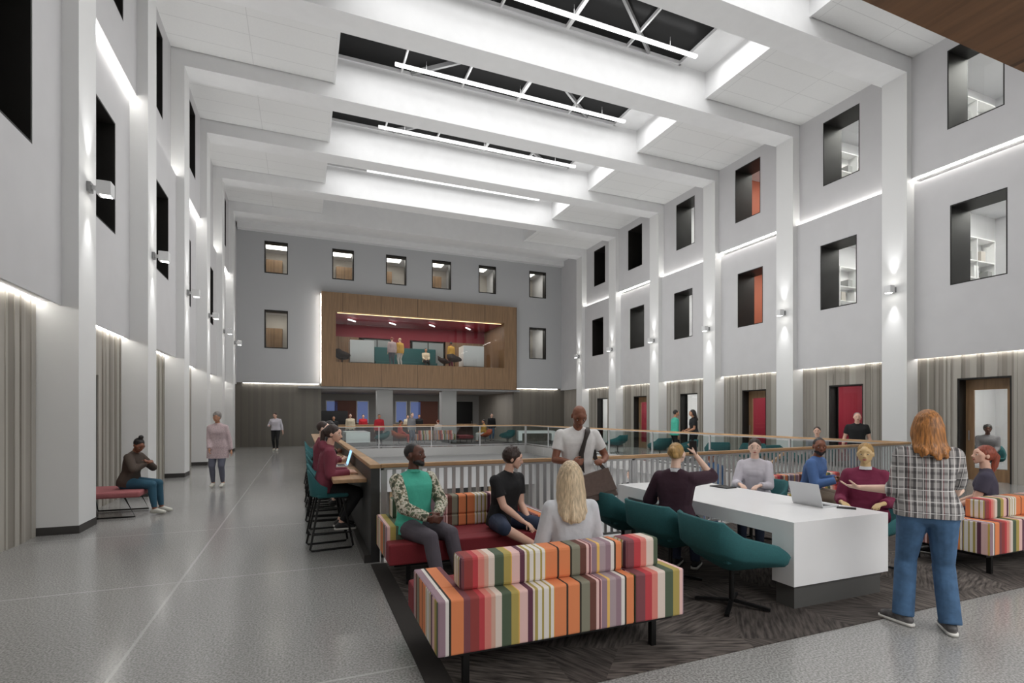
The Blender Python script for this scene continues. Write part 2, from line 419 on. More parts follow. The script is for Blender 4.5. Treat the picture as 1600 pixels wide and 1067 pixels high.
ORD = ['first', 'second', 'third', 'fourth', 'fifth', 'sixth', 'seventh', 'eighth', 'ninth']
def side_wall(side):
    R = side == 'right'; s = 1 if R else -1
    xi = XR if R else XL
    xp, xq, xs = xi+s*.19, xi+s*.31, xi+s*.47       # protruding panel, set-back panel, slats
    slats = MB(); TH = .98 if R else .7
    for i, c in enumerate(CK):
        near = c-3.5+CW; k = i-3                     # bay k: from near to c
        y0, y1 = near, c
        yc = (y0+y1)/2
        upper_out = (k % 2 == 0) if R else (k % 2 == 1)
        xu, xl = (xp, xq) if upper_out else (xq, xp)
        wz = (4.97, 7.02); uz = (8.93, 10.95)
        vis = c > 4
        hole = (yc-.585, yc+.585)
        p = MB()
        zu0 = ZM+.05 if upper_out else ZM-.03
        zl1 = ZM-.03 if upper_out else ZM+.0
        panel_with_hole(p, side, xl, xi+s*TH, y0, y1, ZP, zl1, hole+wz, PANEL)
        p.box(min(xl, xl+s*.02), max(xl, xl+s*.02), y0, y1, ZP-.045, ZP, PANEL)
        struct(p.build('wall_panel'))
        p = MB(); panel_with_hole(p, side, xu, xi+s*TH, y0, y1, zu0+.04, ZC+.02, hole+uz, PANEL)
        struct(p.build('wall_panel'))
        # black shadow gap between the panels is only the cove recess
        if vis:
            for xf, (z0, z1) in ((xl, wz), (xu, uz)):
                if R: window_x(side, xf, hole[0], hole[1], z0, z1)
                else: window_x(side, xf, hole[0], hole[1], z0, z1, dark=True)
        # coves
        ww = ('right' if R else 'left')
        if vis:
            xm = (xp+xq)/2
            if upper_out: cove((xq-s*.03, yc, ZM+.065), (.05, y1-y0-.04, .012), '%s-hand upper cove strip shining down in the %s bay' % (ww, ORD[i]))
            else: cove((xq-s*.03, yc, ZM+.012), (.05, y1-y0-.04, .012), '%s-hand upper cove strip shining up in the %s bay' % (ww, ORD[i]))
        xm = (xl+xs)/2
        cove((xs-s*.045, yc, ZP-.008), (.025, y1-y0-.04, .012), '%s-hand lower cove strip above the slats in the %s bay' % (ww, ORD[i]))
        # slats with doors
        holes = []
        if R and vis and k >= 0:
            ydc = c-1.47
            holes = [(ydc-.55, ydc+.55, 2.58)]
            door_x(side, xs, ydc-.55, ydc+.55, 2.58, 'timber' if k % 2 == 0 else 'glazed')
        if not R and k in (1, ):
            holes = [(c-2.3, c-1.25, 2.35)]; door_x(side, xs, c-2.3, c-1.25, 2.35, 'glazed')
        cuts = slat_run(y0, y1, holes)
        for a, b in zip(cuts[:-1], cuts[1:]):
            slat_wall(slats, side, xs, a, b, 0.0, ZP+.0, holes, seed=int(a*100)+(5 if R else 0))
        # skirting on the slats is the floor shadow gap; columns carry a charcoal foot
    struct(slats.build('wall_slats_%s' % side), 'vertical taupe slats along the foot of the %s wall' % side)
    for i, c in enumerate(CK):
        m = MB(); a, b = min(xi, xi+s*.6), max(xi, xi+s*.6)
        m.box(a, b, c, c+CW, .11, ZB, COLM)
        m.box(a-(.006), b+.006, c-.006, c+CW+.006, 0, .11, SKIRT)
        struct(m.build('wall_column'))
    # the wall core above the slats and behind
side_wall('left'); side_wall('right')
m = MB(); m.box(XR+.19, XR+1.0, CK[-1]+CW, YF+.3, ZP, ZC+.02, PANEL); struct(m.build('wall_panel'))
m = MB(); m.box(XR+.45, XR+1.0, CK[-1]+CW, YF+.3, 0, ZP, SLAT[1]); struct(m.build('wall_slats_end'))
m = MB(); m.box(XL-.7, XL-.19, CK[-1]+CW, YF+.3, ZP, ZC+.02, PANEL); struct(m.build('wall_panel'))
m = MB(); m.box(XL-.7, XL-.45, CK[-1]+CW, YF+.3, 0, ZP, SLAT[1]); struct(m.build('wall_slats_end'))
m = MB(); m.box(-4.1, -3.6, -6, 37, -.45, ZP+.0, SLAT[2]); m.box(-4.1, -3.6, -6, YF+.3, ZP+.02, 13, WHITE); struct(m.build('wall_left'))

# rooms behind the right wall, bay by bay
XO = XR+1.16
class Split:
    def __init__(s, name): s.name = name
    def box(s, *a, **k): m = MB(); m.box(*a, **k); struct(m.build(s.name))
    def build(s, *a): return None
core = Split('wall_office')
def office(k, c, z0, z1, style):
    y0 = c-3.5+CW/2+.03; y1 = c+CW/2-.03; X0 = XO if z0 > 1 else XR+.83; X1 = XO+3.6
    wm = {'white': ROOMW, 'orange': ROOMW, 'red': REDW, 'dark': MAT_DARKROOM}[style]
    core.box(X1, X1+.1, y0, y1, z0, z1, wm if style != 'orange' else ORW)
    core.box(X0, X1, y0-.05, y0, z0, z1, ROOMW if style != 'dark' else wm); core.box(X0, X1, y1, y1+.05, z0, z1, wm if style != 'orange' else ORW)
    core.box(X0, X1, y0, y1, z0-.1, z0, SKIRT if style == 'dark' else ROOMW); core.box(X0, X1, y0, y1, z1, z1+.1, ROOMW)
    # front wall strips of the room so it is closed except the window
    if style != 'dark':
        m = MB(); m.box(-1.2, 1.2, -.3, .3, -.02, 0, ROOMLAMP)
        o = m.build('ceiling_light'); o.location = (X0+1.8, (y0+y1)/2, z1-.01)
        tag(o, 'ceiling light in the %s room of the %s right-hand bay' % ('ground-floor' if z0 < 1 else 'middle' if z0 < 6 else 'upper', ORD[k]), 'light', 'office ceiling lights behind the right wall windows')
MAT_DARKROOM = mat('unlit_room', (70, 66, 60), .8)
ROOMLAMP = mat('office_lamp', (255, 250, 242), .5, emit=16)
for k, c in zip(range(0, 6), CK[3:]):
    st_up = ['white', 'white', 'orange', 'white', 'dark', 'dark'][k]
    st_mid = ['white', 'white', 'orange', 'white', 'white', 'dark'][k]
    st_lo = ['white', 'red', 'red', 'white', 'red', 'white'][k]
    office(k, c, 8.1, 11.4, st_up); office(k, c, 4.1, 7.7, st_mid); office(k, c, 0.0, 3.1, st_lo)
# shelves in the nearest offices
def shelf_unit(loc, label):
    e = empty('bookcase', loc, PI/2, label, 'bookcase', 'pale bookcases in the offices behind the right wall')
    f = MB(); t = .03; W = 1.8; H = 2.7; D = .35
    f.box(0, D, -W/2, -W/2+t, 0, H, SOLID); f.box(0, D, W/2-t, W/2, 0, H, SOLID); f.box(0, D, -t/2, t/2, 0, H, SOLID)
    for z in (0, .5, 1.0, 1.5, 2.0, H-t): f.box(0, D, -W/2+t, W/2-t, z, z+t, SOLID)
    f.box(D-.02, D, -W/2, W/2, 0, H, SOLID)
    f.build('cabinet_body', e)
    for j in range(5):
        b = MB(); y = -W/2+.12+.34*j; b.box(.02, .3, y, y+.22, 1.53+.5*(j % 2), 1.53+.5*(j % 2)+.25+.05*(j % 3), [mat('box_file_grey', (150, 150, 150)), WARMW, SOLID][j % 3]); b.build('file_box', e)
    return e
for k, c in list(zip(range(0, 2), CK[3:])):
    shelf_unit((XO+1.9, c-.08, 8.1), 'pale bookcase seen through the upper window of the %s bay of the right wall' % ('nearest' if k == 0 else 'second'))
    shelf_unit((XO+1.9, c-.08, 4.1), 'pale bookcase seen through the middle window of the %s bay of the right wall' % ('nearest' if k == 0 else 'second'))
m = MB(); m.box(XO+3.7, XO+3.9, -6, 37, -.45, 13, WHITE)
m.box(XO, XO+3.7, 0.9, CK[2]+.0, 0, 13, WHITE)
struct(m.build('wall_right'))

# ---- sconces
def make_sconce():
    e = empty('wall_sconce', (0, 0, 0))
    m = MB(); m.box(-.05, 0, -.06, .06, -.07, .07, STEEL); m.build('back_plate', e, .004)
    m = MB(); m.box(-.16, -.05, -.025, .025, -.03, .03, WMETAL); m.build('arm', e)
    m = MB(); m.box(-.3, -.12, -.09, .09, -.1, .1, WMETAL, skip=''); m.build('lamp_head', e, .006)
    m = MB(); m.box(-.28, -.16, -.065, .065, .1, .103, LEDM); m.box(-.28, -.16, -.065, .065, -.103, -.1, LEDM); m.build('lens', e)
    return e
sc0 = make_sconce(); used = False
for side, xi, z in (('right', XR, 5.08), ('left', XL, 4.95)):
    for i, c in enumerate(CK[2:]):
        rz = 0 if side == 'right' else PI
        lab = 'white up-and-down wall sconce on the %s column of the %s wall' % (['nearest', 'second', 'third', 'fourth', 'fifth', 'sixth', 'farthest'][i], side)
        loc = (xi-.001 if side == 'right' else xi+.001, c+CW/2, z)
        if not used: o = sc0; o.location = loc; used = True
        else: o = copy_tree(sc0, loc, rz)
        tag(o, lab, 'lamp', 'up-and-down sconces on the columns')
        s = -1 if side == 'right' else 1
        lx = xi+s*.13
        spot('sconce_beam_up', (lx, c+CW/2, z+.13), (PI, 0, 0), 75, math.radians(46), blend=1)
        spot('sconce_beam_down', (lx, c+CW/2, z-.13), (0, 0, 0), 75, math.radians(46), blend=1)

# ---- ceiling: beams, tiled side bays, coffers with rooflights
for i, c in enumerate(CK[1:]):
    m = MB(); m.box(-3.2, 15.45, c, c+CW+.05, ZB, 12.6, WHITE)
    struct(m.build('ceiling_beam', bevel=0))
for i, c in enumerate(CK[1:]):
    y0 = c-3.5+CW+.05; y1 = c
    for a, b in ((-3.5, CX0-.06), (CX1+.06, 15.75)):
        m = MB(); m.box(a+(.0 if a < 0 else 0), b, y0, y1-.025, ZC, ZC+.1, CEILT); struct(m.build('ceiling'))
    m = MB()
    m.box(CX0-.06, CX0, y0, y1, ZC-.012, 12.6, WHITE); m.box(CX1, CX1+.06, y0, y1, ZC-.012, 12.6, WHITE)
    m.box(10.45, CX1, y0, y1, 12.08, 12.2, WHITE)
    struct(m.build('ceiling_coffer'))
    closed = c > 26
    if closed:
        m = MB(); m.box(CX0, CX1, y0, y1, 12.35, 12.45, WHITE); struct(m.build('ceiling')); continue
    e = empty('skylight', ((CX0+10.45)/2, (y0+y1)/2, 12.06), 0, 'rooflight of dark panes and white bars in the %s ceiling bay' % (ORD[i]), 'skylight', 'rooflights between the ceiling beams')
    hx = (10.45-CX0)/2; hy = (y1-y0)/2
    g = MB(); g.box(-hx, hx, -hy, hy, .1, .12, SKYG); g.build('pane', e)
    f = MB()
    for yy in (-hy+.03, hy-.03): f.box(-hx, hx, yy-.03, yy+.03, 0, .1, WMETAL)
    for xx in (-hx+.03, hx-.03): f.box(xx-.03, xx+.03, -hy, hy, 0, .1, WMETAL)
    f.build('window_frame', e)
    n = 5
    for j in range(1, n):
        b = MB(); xx = -hx+2*hx*j/n; wj = .05 if j == 3 else .025; b.box(xx-wj, xx+wj, -hy+.06, hy-.06, 0, .09, WMETAL); b.build('glazing_bar', e)
    for (xa, ya, xb, yb) in ((-hx, -hy*.1, -hx+2.6, -hy+.1), (-hx+2.2, hy-.1, -hx+5.2, -hy+.1), (hx-4.6, -hy+.1, hx-1.2, hy-.1), (hx-2.4, -hy+.1, hx, -hy*.2)):
        b = MB(); b.bar((xa, ya, .05), (xb, yb, .05), .07, .16, STEEL); b.build('brace', e)
    b = empty('pendant_light', (6.4, c-.85, 11.72), 0, 'long white linear lamp hung in the %s ceiling coffer' % ORD[i], 'light', 'linear lamps in the ceiling coffers')
    q = MB(); q.box(-3.92, 3.92, -.04, .04, 0, .07, WMETAL); q.build('housing', b)
    q = MB(); q.box(-3.9, 3.9, -.035, .035, -.012, 0, LAMPM); q.build('diffuser', b)
    for xx in (-3, 0, 3):
        q = MB(); q.tube([(xx, 0, .07), (xx, 0, .34)], .006, STEEL, 6); q.build('hanger', b)
# last strip of ceiling to the far wall, stepped
m = MB(); m.box(-3.5, 15.75, CK[-1]+CW+.05, YF+.4, ZC+.0, 11.45, WHITE); struct(m.build('ceiling'))
m = MB(); m.box(-3.0, 15.3, YF-.35, YF, 11.0, 11.3, WHITE); struct(m.build('trim_1'))
# wall and walnut soffit behind and above the viewpoint
m = MB(); m.box(-3.6, 15.8, 1.33, 1.385, 3.42, 13, WHITE); m.box(-3.6, 19, -6.1, -6, -.45, 3.4, WHITE); struct(m.build('wall_rear'))
m = MB(); m.box(.6, 15.8, -6, 1.39, 3.3, 3.42, SOFFIT); m.box(-3.6, .6, -6, 1.39, 3.3, 3.42, WHITE); struct(m.build('ceiling_soffit'), 'dark walnut soffit overhead at the top right')
m = MB(); m.box(-4, 16, 1, YF+.4, 12.6, 12.7, WHITE, skip='+z')
# only close the roof over beams and side bays
rf = MB(); rf.box(-4, CX0-.06, 1, YF+.4, 12.6, 12.7, WHITE); rf.box(CX1+.06, 19, 1, YF+.4, 12.6, 12.7, WHITE)
struct(rf.build('ceiling_roof'))

# ---- far wall
WF = [(-1.79, -.68, 8.94, 10.58), (1.5, 2.62, 8.94, 10.58), (4.33, 5.47, 8.94, 10.58), (6.93, 8.07, 8.94, 10.58), (9.76, 10.86, 8.94, 10.58), (13.06, 14.21, 8.94, 10.58),
      (-1.79, -.68, 5.08, 7.05), (13.06, 14.21, 5.12, 7.08)]
BX0, BX1, BZ0, BZ1 = .95, 12.06, 3.16, 8.15
def far_wall():
    m = MB(); xs = sorted({-3.3, 15.5, BX0, BX1}|{v for wdw in WF for v in wdw[:2]}); zs = sorted({3.3, 8.15, 11.3}|{v for wdw in WF for v in wdw[2:]})
    for a, b in zip(xs[:-1], xs[1:]):
        for c, d in zip(zs[:-1], zs[1:]):
            cx, cz = (a+b)/2, (c+d)/2
            if any(q[0] < cx < q[1] and q[2] < cz < q[3] for q in WF): continue
            if BX0 < cx < BX1 and cz < 8.15: continue
            m.box(a, b, YF, YF+.3, c, d, FARP, skip='+x-x+z-z')
    for q in WF: pass
    struct(m.build('wall_far'), 'grey far wall above the walnut box')
far_wall()
m = MB()
r = random.Random(4)
for a, b in ((-3.4, BX0), (BX1, 15.6)):
    x = a
    while x < b-.001:
        wd = min(.12, b-x); m.box(x, x+wd, YF+.12-r.choice([0, .01, .02]), YF+.3, 0, 3.3, mat('dark_slat_a', (112, 107, 98), .6) if r.random() < .5 else mat('dark_slat_b', (106, 101, 93), .6)); x += wd
struct(m.build('wall_slats_far'), 'dark taupe slats either side of the far lounge')
cove(((-2.9+BX0)/2, YF+.07, 3.27), (3.6, .04, .012), 'cove strip above the dark slats left of the walnut box')
cove(((15.1+BX1)/2, YF+.07, 3.27), (2.9, .04, .012), 'cove strip above the dark slats right of the walnut box')
cove((BX0-.03, YF-.2, 5.7), (.012, .05, 4.7), 'upright cove strip glowing down the left edge of the walnut box')
FARLAMP = mat('far_office_lamp', (255, 248, 238), .5, emit=4.5)
def far_room(q, i):
    a, b, z0, z1 = q
    m = Split('wall_far_office'); X0, X1, Y0, Y1, Z0, Z1 = a-.6, b+.6, YF+.42, YF+3.4, (z0-.74), z1+.35
    m.box(X0, X1, Y1, Y1+.05, Z0, Z1, WARMW); m.box(X0-.05, X0, Y0, Y1, Z0, Z1, ROOMW); m.box(X1, X1+.05, Y0, Y1, Z0, Z1, ROOMW)
    m.box(X0, X1, Y0, Y1, Z0-.05, Z0, SKIRT); m.box(X0, X1, Y0, Y1, Z1, Z1+.05, ROOMW)
    o = MB(); o.box(-.6, .6, -.7, .7, -.02, 0, FARLAMP); o = o.build('ceiling_light'); o.location = ((X0+X1)/2, YF+1.8, Z1-.01)
    tag(o, 'ceiling light panel behind the %s far-wall window' % ('lower left' if i == 6 else 'lower right' if i == 7 else ORD[i]+' upper'), 'light', 'office ceiling lights behind the far wall windows')
    e = empty('desk_cabinet', ((a+b)/2+(.25 if i % 2 else -.25), Y1-.36, Z0), 0, ('wooden cupboard seen through the %s far window' % ('lower left' if i == 6 else 'lower right' if i == 7 else ORD[i]+' upper')), 'cabinet', 'wooden cupboards in the far offices')
    c = MB(); c.box(-.45, .45, -.25, .3, 0, 2.2, WALNUT); c.build('cabinet_body', e)
    for s in (-1, 1):
        c = MB(); c.box(s*.02 if s > 0 else -.43, .43 if s > 0 else -.02, -.27, -.25, .04, 2.15, WALNUT); d = c.build('door', e)
        c = MB(); c.box(s*.05-.01, s*.05+.01, -.29, -.27, .8, 1.0, STEEL); c.build('handle', d)
    wn[0] += 1
    e = struct(empty('window_%d' % wn[0], ((a+b)/2, YF, z0))); h = z1-z0; hw = (b-a)/2
    f = MB(); t = .05
    f.box(-hw, -hw+t, -.01, .4, 0, h, REVEAL); f.box(hw-t, hw, -.01, .4, 0, h, REVEAL); f.box(-hw+t, hw-t, -.01, .4, 0, t, REVEAL); f.box(-hw+t, hw-t, -.01, .4, h-t*1.6, h, REVEAL)
    f.build('window_frame', e)
    f = MB(); f.face([(-hw+t, .36, t), (hw-t, .36, t), (hw-t, .36, h-t), (-hw+t, .36, h-t)], PANE); f.build('pane', e)
for i, q in enumerate(WF): far_room(q, i)

# ---- walnut box
IX0, IX1, IZ0, IZ1 = 1.66, 11.25, 4.45, 7.15
BY = 29.0
m = Split('wall_walnut_box')
m.box(BX0, IX0, BY, YF+4.4, BZ0, BZ1, WALNUT); m.box(IX1, BX1, BY, YF+4.4, BZ0, BZ1, WALNUT)
m.box(IX0, IX1, BY, YF+4.4, BZ0, IZ0, WALNUT); m.box(IX0, IX1, BY, YF+4.4, IZ1, BZ1, WALNUT)
m.box(IX0, IX1, YF+4.2, YF+4.4, IZ0, IZ1, WALNUT)
m = MB(); m.box(IX0, IX1, YF+3.3, YF+3.4, 6.35, IZ1-.01, REDW); m.box(IX0, 3.2, YF+3.3, YF+3.4, IZ0, 6.35, WALNUT); m.box(8.6, IX1, YF+3.3, YF+3.4, IZ0, 6.35, WALNUT)
m.box(5.2, 6.3, YF+3.3, YF+3.4, IZ0, 6.35, REDW)
struct(m.build('wall_box_back'))
m = MB(); m.box(IX0, IX1, BY+.4, YF+3.3, IZ1-.04, IZ1-.012, REDW); struct(m.build('ceiling_box'))
for xx0, xx1 in ((3.45, 5.1), (6.4, 8.5)):
    wn[0] += 1; ee = struct(empty('window_%d' % wn[0], ((xx0+xx1)/2, YF+3.28, IZ0+.3))); hw = (xx1-xx0)/2
    f = MB(); f.box(-hw, hw, -.02, .01, 0, 1.55, BLACK); f.build('window_frame', ee)
    f = MB(); f.box(-hw+.06, -.03, -.03, -.02, .06, 1.49, mat('box_back_pane', (150, 158, 160), .2)); f.box(.03, hw-.06, -.03, -.02, .06, 1.49, mat('box_back_pane', (150, 158, 160), .2)); f.build('pane', ee)
m = MB(); m.face([(IX0, BY+.12, IZ0), (IX1, BY+.12, IZ0), (IX1, BY+.12, IZ1), (IX0, BY+.12, IZ1)], PANE)
wn[0] += 1; o = m.build('window_%d' % wn[0]); struct(o)
cove(((IX0+IX1)/2, BY+.3, IZ1-.03), (9.4, .06, .02), 'warm cove strip along the ceiling edge inside the walnut box', mat('warm_led', (255, 222, 170), .5, emit=2.2))
area('box_room_light', (6.4, YF+1.4, IZ1-.08), 8.5, 2.2, 120, col=(1, .93, .84))
for j, x in enumerate((2.6, 4.9, 7.2, 9.5)):
    o = MB(); o.box(-.35, .35, -.03, .03, -.03, .03, LAMPM); o = o.build('pendant_light'); o.location = (x, YF+1.1+.2*(j % 2), IZ1-.18); o.rotation_euler = (0, 0, .9)
    q = MB(); q.tube([(0, 0, .03), (0, 0, .14)], .008, STEEL, 5); q.build('hanger', o)
    tag(o, 'short slanting tube lamp in the walnut box, %s from the left' % ORD[j], 'light', 'slanting tube lamps in the walnut box')

# ---- lounge under the box
m = MB()
m.box(-2.9, 15.1, 36.4, 36.5, 0, 3.3, mat('lounge_wall', (150, 148, 144), .7)); m.box(-.2, 0.95, YF+.3, 36.4, 0, 3.2, SLAT[1]); m.box(12.1, 12.3, YF+.3, 36.4, 0, 3.2, SLAT[2])
struct(m.build('wall_lounge'))
m = MB(); m.box(-.2, 12.3, YF-.3, 36.5, 3.04, 3.15, mat('lounge_ceiling', (150, 150, 150), .7)); struct(m.build('ceiling_lounge'))
for x, w_ in ((3.9, .86), (7.6, .88)):
    m = MB(); m.box(x, x+w_, 29.7, 30.3, 0, 3.04, mat('concrete_column', (168, 168, 166), .6)); struct(m.build('wall_column'))
BLUEW = mat('dusk_window_glow', (104, 120, 170), .4, emit=.35)
for j, x in enumerate((1.35, 4.15 if False else 3.3, 5.9, 6.9)):
    wn[0] += 1; e = struct(empty('window_%d' % wn[0], (x+.5, 36.38, 1.1)))
    f = MB(); f.box(-.4, .4, -.03, 0, 0, 1.5, WMETAL); f.build('window_frame', e)
    f = MB(); f.box(-.34, .34, -.04, -.03, .06, 1.44, BLUEW); f.build('pane', e)
for j, (x, c) in enumerate(((2.4, ORW), (8.0, ORW), (10.6, BLACK))):
    dn[0] += 1; e = struct(empty('door_%d' % dn[0], (x+.3, 36.38, 0)))
    f = MB(); f.box(-.7, .7, -.04, 0, 0, 2.6, mat('red_brown_door', (110, 58, 40), .5) if c is ORW else BLACK); f.build('door_leaf', e)
    f = MB(); f.tube([(.6, -.09, .9), (.6, -.09, 1.2)], .015, STEEL); f.build('door_handle', e)
e = empty('television', (1.9, 34.5, 0), 0, 'black television on a stand at the back left of the far lounge', 'television')
m = MB(); m.box(-.8, .8, 0, .06, 1.0, 1.9, DARKG); m.build('screen', e, .01)
m = MB(); m.box(-.05, .05, .06, .12, 0, 1.3, BLACK); m.box(-.4, .4, -.1, .3, 0, .03, BLACK); m.build('stand', e)

# ---- hall below
m = MB(); LZ = -4.2
m.box(-1, 13.5, 3, 34, LZ-.2, LZ, mat('lower_floor', (150, 150, 148), .3)); struct(m.build('floor_lower'))
m = MB(); TANC = mat('tan_timber_post', (176, 148, 112), .5); DRED = mat('dark_red_panel', (88, 30, 28), .6)
m.box(-1, 13.5, 27.4, 27.6, LZ, -.45, mat('lower_grey', (130, 128, 124), .6))
m.box(-1, 13.5, 27.0, 27.4, -2.3, -.45, mat('lower_white', (226, 226, 226), .5))
x = .2; r = random.Random(11)
while x < 12:
    wd = r.choice([.35, .5, .9]); c = r.choice([TANC, DRED, DRED, SLAT[0], CHAR]); m.box(x, x+wd, 27.2, 27.4, LZ, -2.3, c); x += wd+r.choice([0, .3, .6])
m.box(-.05, .0, 3, 27.4, LZ, -.45, mat('lower_white', (226, 226, 226), .5)); m.box(12.3, 12.4, 3, 27.4, LZ, -.45, mat('lower_white', (226, 226, 226), .5))
struct(m.build('wall_lower'))
# ================================================================ RAILINGS
def edge_rail(pts, label, style):
    """guard along pts at floor level"""
    a, b = Vector((*pts[0], 0)), Vector((*pts[1], 0)); d = (b-a); Ln = d.length; ang = math.atan2(d.y, d.x)
    e = empty('guard_railing', a, ang, label, 'railing')
    m = MB(); m.box(0, Ln, -.035, .035, 1.055, 1.1, OAKRAIL); m.build('handrail', e, .008)
    m = MB(); m.box(0, Ln, -.02, .02, .05, .08, RAILM); m.box(0, Ln, -.02, .02, 1.03, 1.055, RAILM); m.build('rail_frame', e)
    if style == 'bars':
        n = min(98, int(Ln/.098)); bm_ = MB(); bm_.box(-.02, .02, -.008, .008, .08, 1.03, RAILM); first = bm_.build('baluster', e); first.location = (Ln*.5/n, 0, 0)
        for i in range(1, n):
            c = first.copy(); COL.objects.link(c); c.parent = e; c.location = (Ln*(i+.5)/n, 0, 0)
        m = MB(); m.box(0, .03, -.02, .02, 0, 1.05, RAILM); m.build('post', e)
        m = MB(); m.box(Ln-.03, Ln, -.02, .02, 0, 1.05, RAILM); m.build('post', e)
    else:
        n = max(1, round(Ln/2.6)); p0 = None; g0 = None
        for i in range(n+1):
            if p0 is None:
                m = MB(); m.box(-.02, .02, -.025, .025, 0, 1.05, RAILM); p0 = m.build('post', e); q = p0
            else: q = p0.copy(); COL.objects.link(q); q.parent = e
            q.location = (Ln*i/n, 0, 0)
        for i in range(n):
            if g0 is None:
                m = MB(); m.face([(.04, 0, .1), (Ln/n-.04, 0, .1), (Ln/n-.04, 0, 1.0), (.04, 0, 1.0)], GUARD); g0 = m.build('glass_panel', e); q = g0
            else: q = g0.copy(); COL.objects.link(q); q.parent = e
            q.location = (Ln*i/n, 0, 0)
    return e
edge_rail(((.82, 5.95), (4.2, 5.95)), 'near timber-capped baluster railing behind the striped sofa', 'bars')
edge_rail(((4.2, 5.95), (11.42, 6.72)), 'angled timber-capped baluster railing behind the white table and blue-shirted man', 'bars')
edge_rail(((11.45, 6.75), (11.45, OY1)), 'glass guard with timber handrail along the right corridor', 'glass')
edge_rail(((.9, OY1+.03), (11.4, OY1+.03)), 'glass guard with timber handrail in front of the far lounge', 'glass')
# stair flight and its rail in the opening
e = empty('staircase', (5.0, 7.5, -1.05), 0, 'stair flight and landing in the opening behind the baluster railing', 'staircase')
m = MB()
for i in range(6):
    x = 3.8-i*.3; z = .9-i*.15; m.box(x-.3, x, 0, 1.6, z-.05, z, STEEL); m.box(x-.02, x, .02, 1.58, z-.15, z, STEEL)
m.box(0, 2.0, 0, 1.6, -.12, 0, STEEL); m.box(3.8, 5.0, -1.02, 1.6, .95, 1.05, STEEL); m.build('flight', e)
m = MB(); m.bar((3.8, -.05, 1.95), (2.0, -.05, .95), .05, .05, OAKRAIL); m.bar((2.0, -.05, .95), (0, -.05, .95), .05, .05, OAKRAIL); m.build('handrail', e)
for i in range(1, 12):
    m = MB(); x = 3.8-i*.32; zt = .95+max(0, (x-2.0)/1.8); zb = max(0, .9*(x-2.0)/1.8); m.box(x-.015, x+.015, -.06, -.04, zb-.05, zt, RAILM); m.build('baluster', e)

# low wall with oak cap and the bar counter fixed to it
e = empty('low_wall', (.76, 5.95, 0), 0, 'charcoal half-height wall with an oak cap between walkway and stairwell', 'low wall')
m = MB(); m.box(-.05, .05, 0, 19.5, 0, 1.05, CHAR); m.build('panel', e)
m = MB(); m.box(-.06, .06, -.02, 19.5, 1.05, 1.095, OAKRAIL); m.build('cap', e, .006)
m = MB(); m.box(-.12, -.05, 0, 19.5, 0, .09, SKIRT); m.build('kick', e)
e = empty('bar_counter', (.53, 6.3, 0), 0, 'long oak bar counter along the charcoal half wall', 'counter')
m = MB(); m.box(-.2, .178, 0, 15.5, .855, .9, OAKTOP); m.build('worktop', e, .006)
m = MB()
for y in (1.2, 4.6, 8.0, 11.4, 14.8): m.box(-.12, .178, y-.02, y+.02, .78, .855, BLACK)
m.build('bracket', e)

# ================================================================ FURNITURE
def sofa(loc, rz, label, W=1.79, arms=(1, 1), depth=.9):
    e = empty('striped_sofa', loc, rz, label, 'sofa', 'striped sofas with maroon seats'); h = W/2; yb = -depth/2
    def U(m, u0):       # shift the stripes so every sofa starts them at its left end
        m.uv = [[(u+u0, v) for u, v in f] for f in m.uv]; return m
    m = MB(); m.box(-h+.06, h-.06, yb+.06, depth/2-.08, .185, .22, BLACK); m.build('frame', e)
    for sx in (-1, 1):
        for sy in (-1, 1):
            m = MB(); x = sx*(h-.2); y = sy*(depth/2-.12) if sy > 0 else yb+.1; m.box(x-.02, x+.02, y-.02, y+.02, 0, .19, BLACK); m.build('leg', e)
    m = MB(); m.box(-h, h, depth/2-.2, depth/2, .22, .42, MAROON); m.box(-h+.2, h-.2, yb+.2, depth/2-.2, .22, .42, MAROON); m.build('seat_cushion', e, .015)
    def block(name, x0, x1, y0, y1, z0, z1, bev=.012):
        m = MB(); m.box(x0, x1, y0, y1, z0, z1, STRIPE); U(m, h); return m.build(name, e, bev, 2)
    block('back_base', -h, -h+W*.765, yb, yb+.24, .22, .55); block('back_base', -h+W*.77, h, yb, yb+.24, .22, .55)
    for s, on in ((-1, arms[0]), (1, arms[1])):
        if on:
            a, b = (-h, -h+.2) if s < 0 else (h-.2, h)
            block('arm', a, b, yb+.24, depth/2-.2, .22, .55)
    block('back_cushion', -h+.18, -h+W*.76, yb+.13, yb+.31, .55, .755, .02); block('back_cushion', -h+W*.775, h-.12, yb+.13, yb+.31, .55, .755, .02)
    block('back_pad', -h+.2, h-.2, yb+.24, yb+.31, .42, .55, .02)
    return e
sofa((.73+.895, 3.41, .008), 0, 'striped sofa seen from behind in the foreground')
sofa((.75+.9, 5.38, .008), PI, 'striped sofa with maroon seat facing the camera in front of the railing')
sofa((7.35, 3.47, .008), 0, 'striped sofa cut off by the right edge of the picture', W=1.9)
sofa((7.05, 5.42, .008), PI, 'striped sofa that the blue-shirted man sits on')
sofa((7.0, 29.2, .008), 0, 'striped sofa seen from behind in the far lounge', W=2.3)

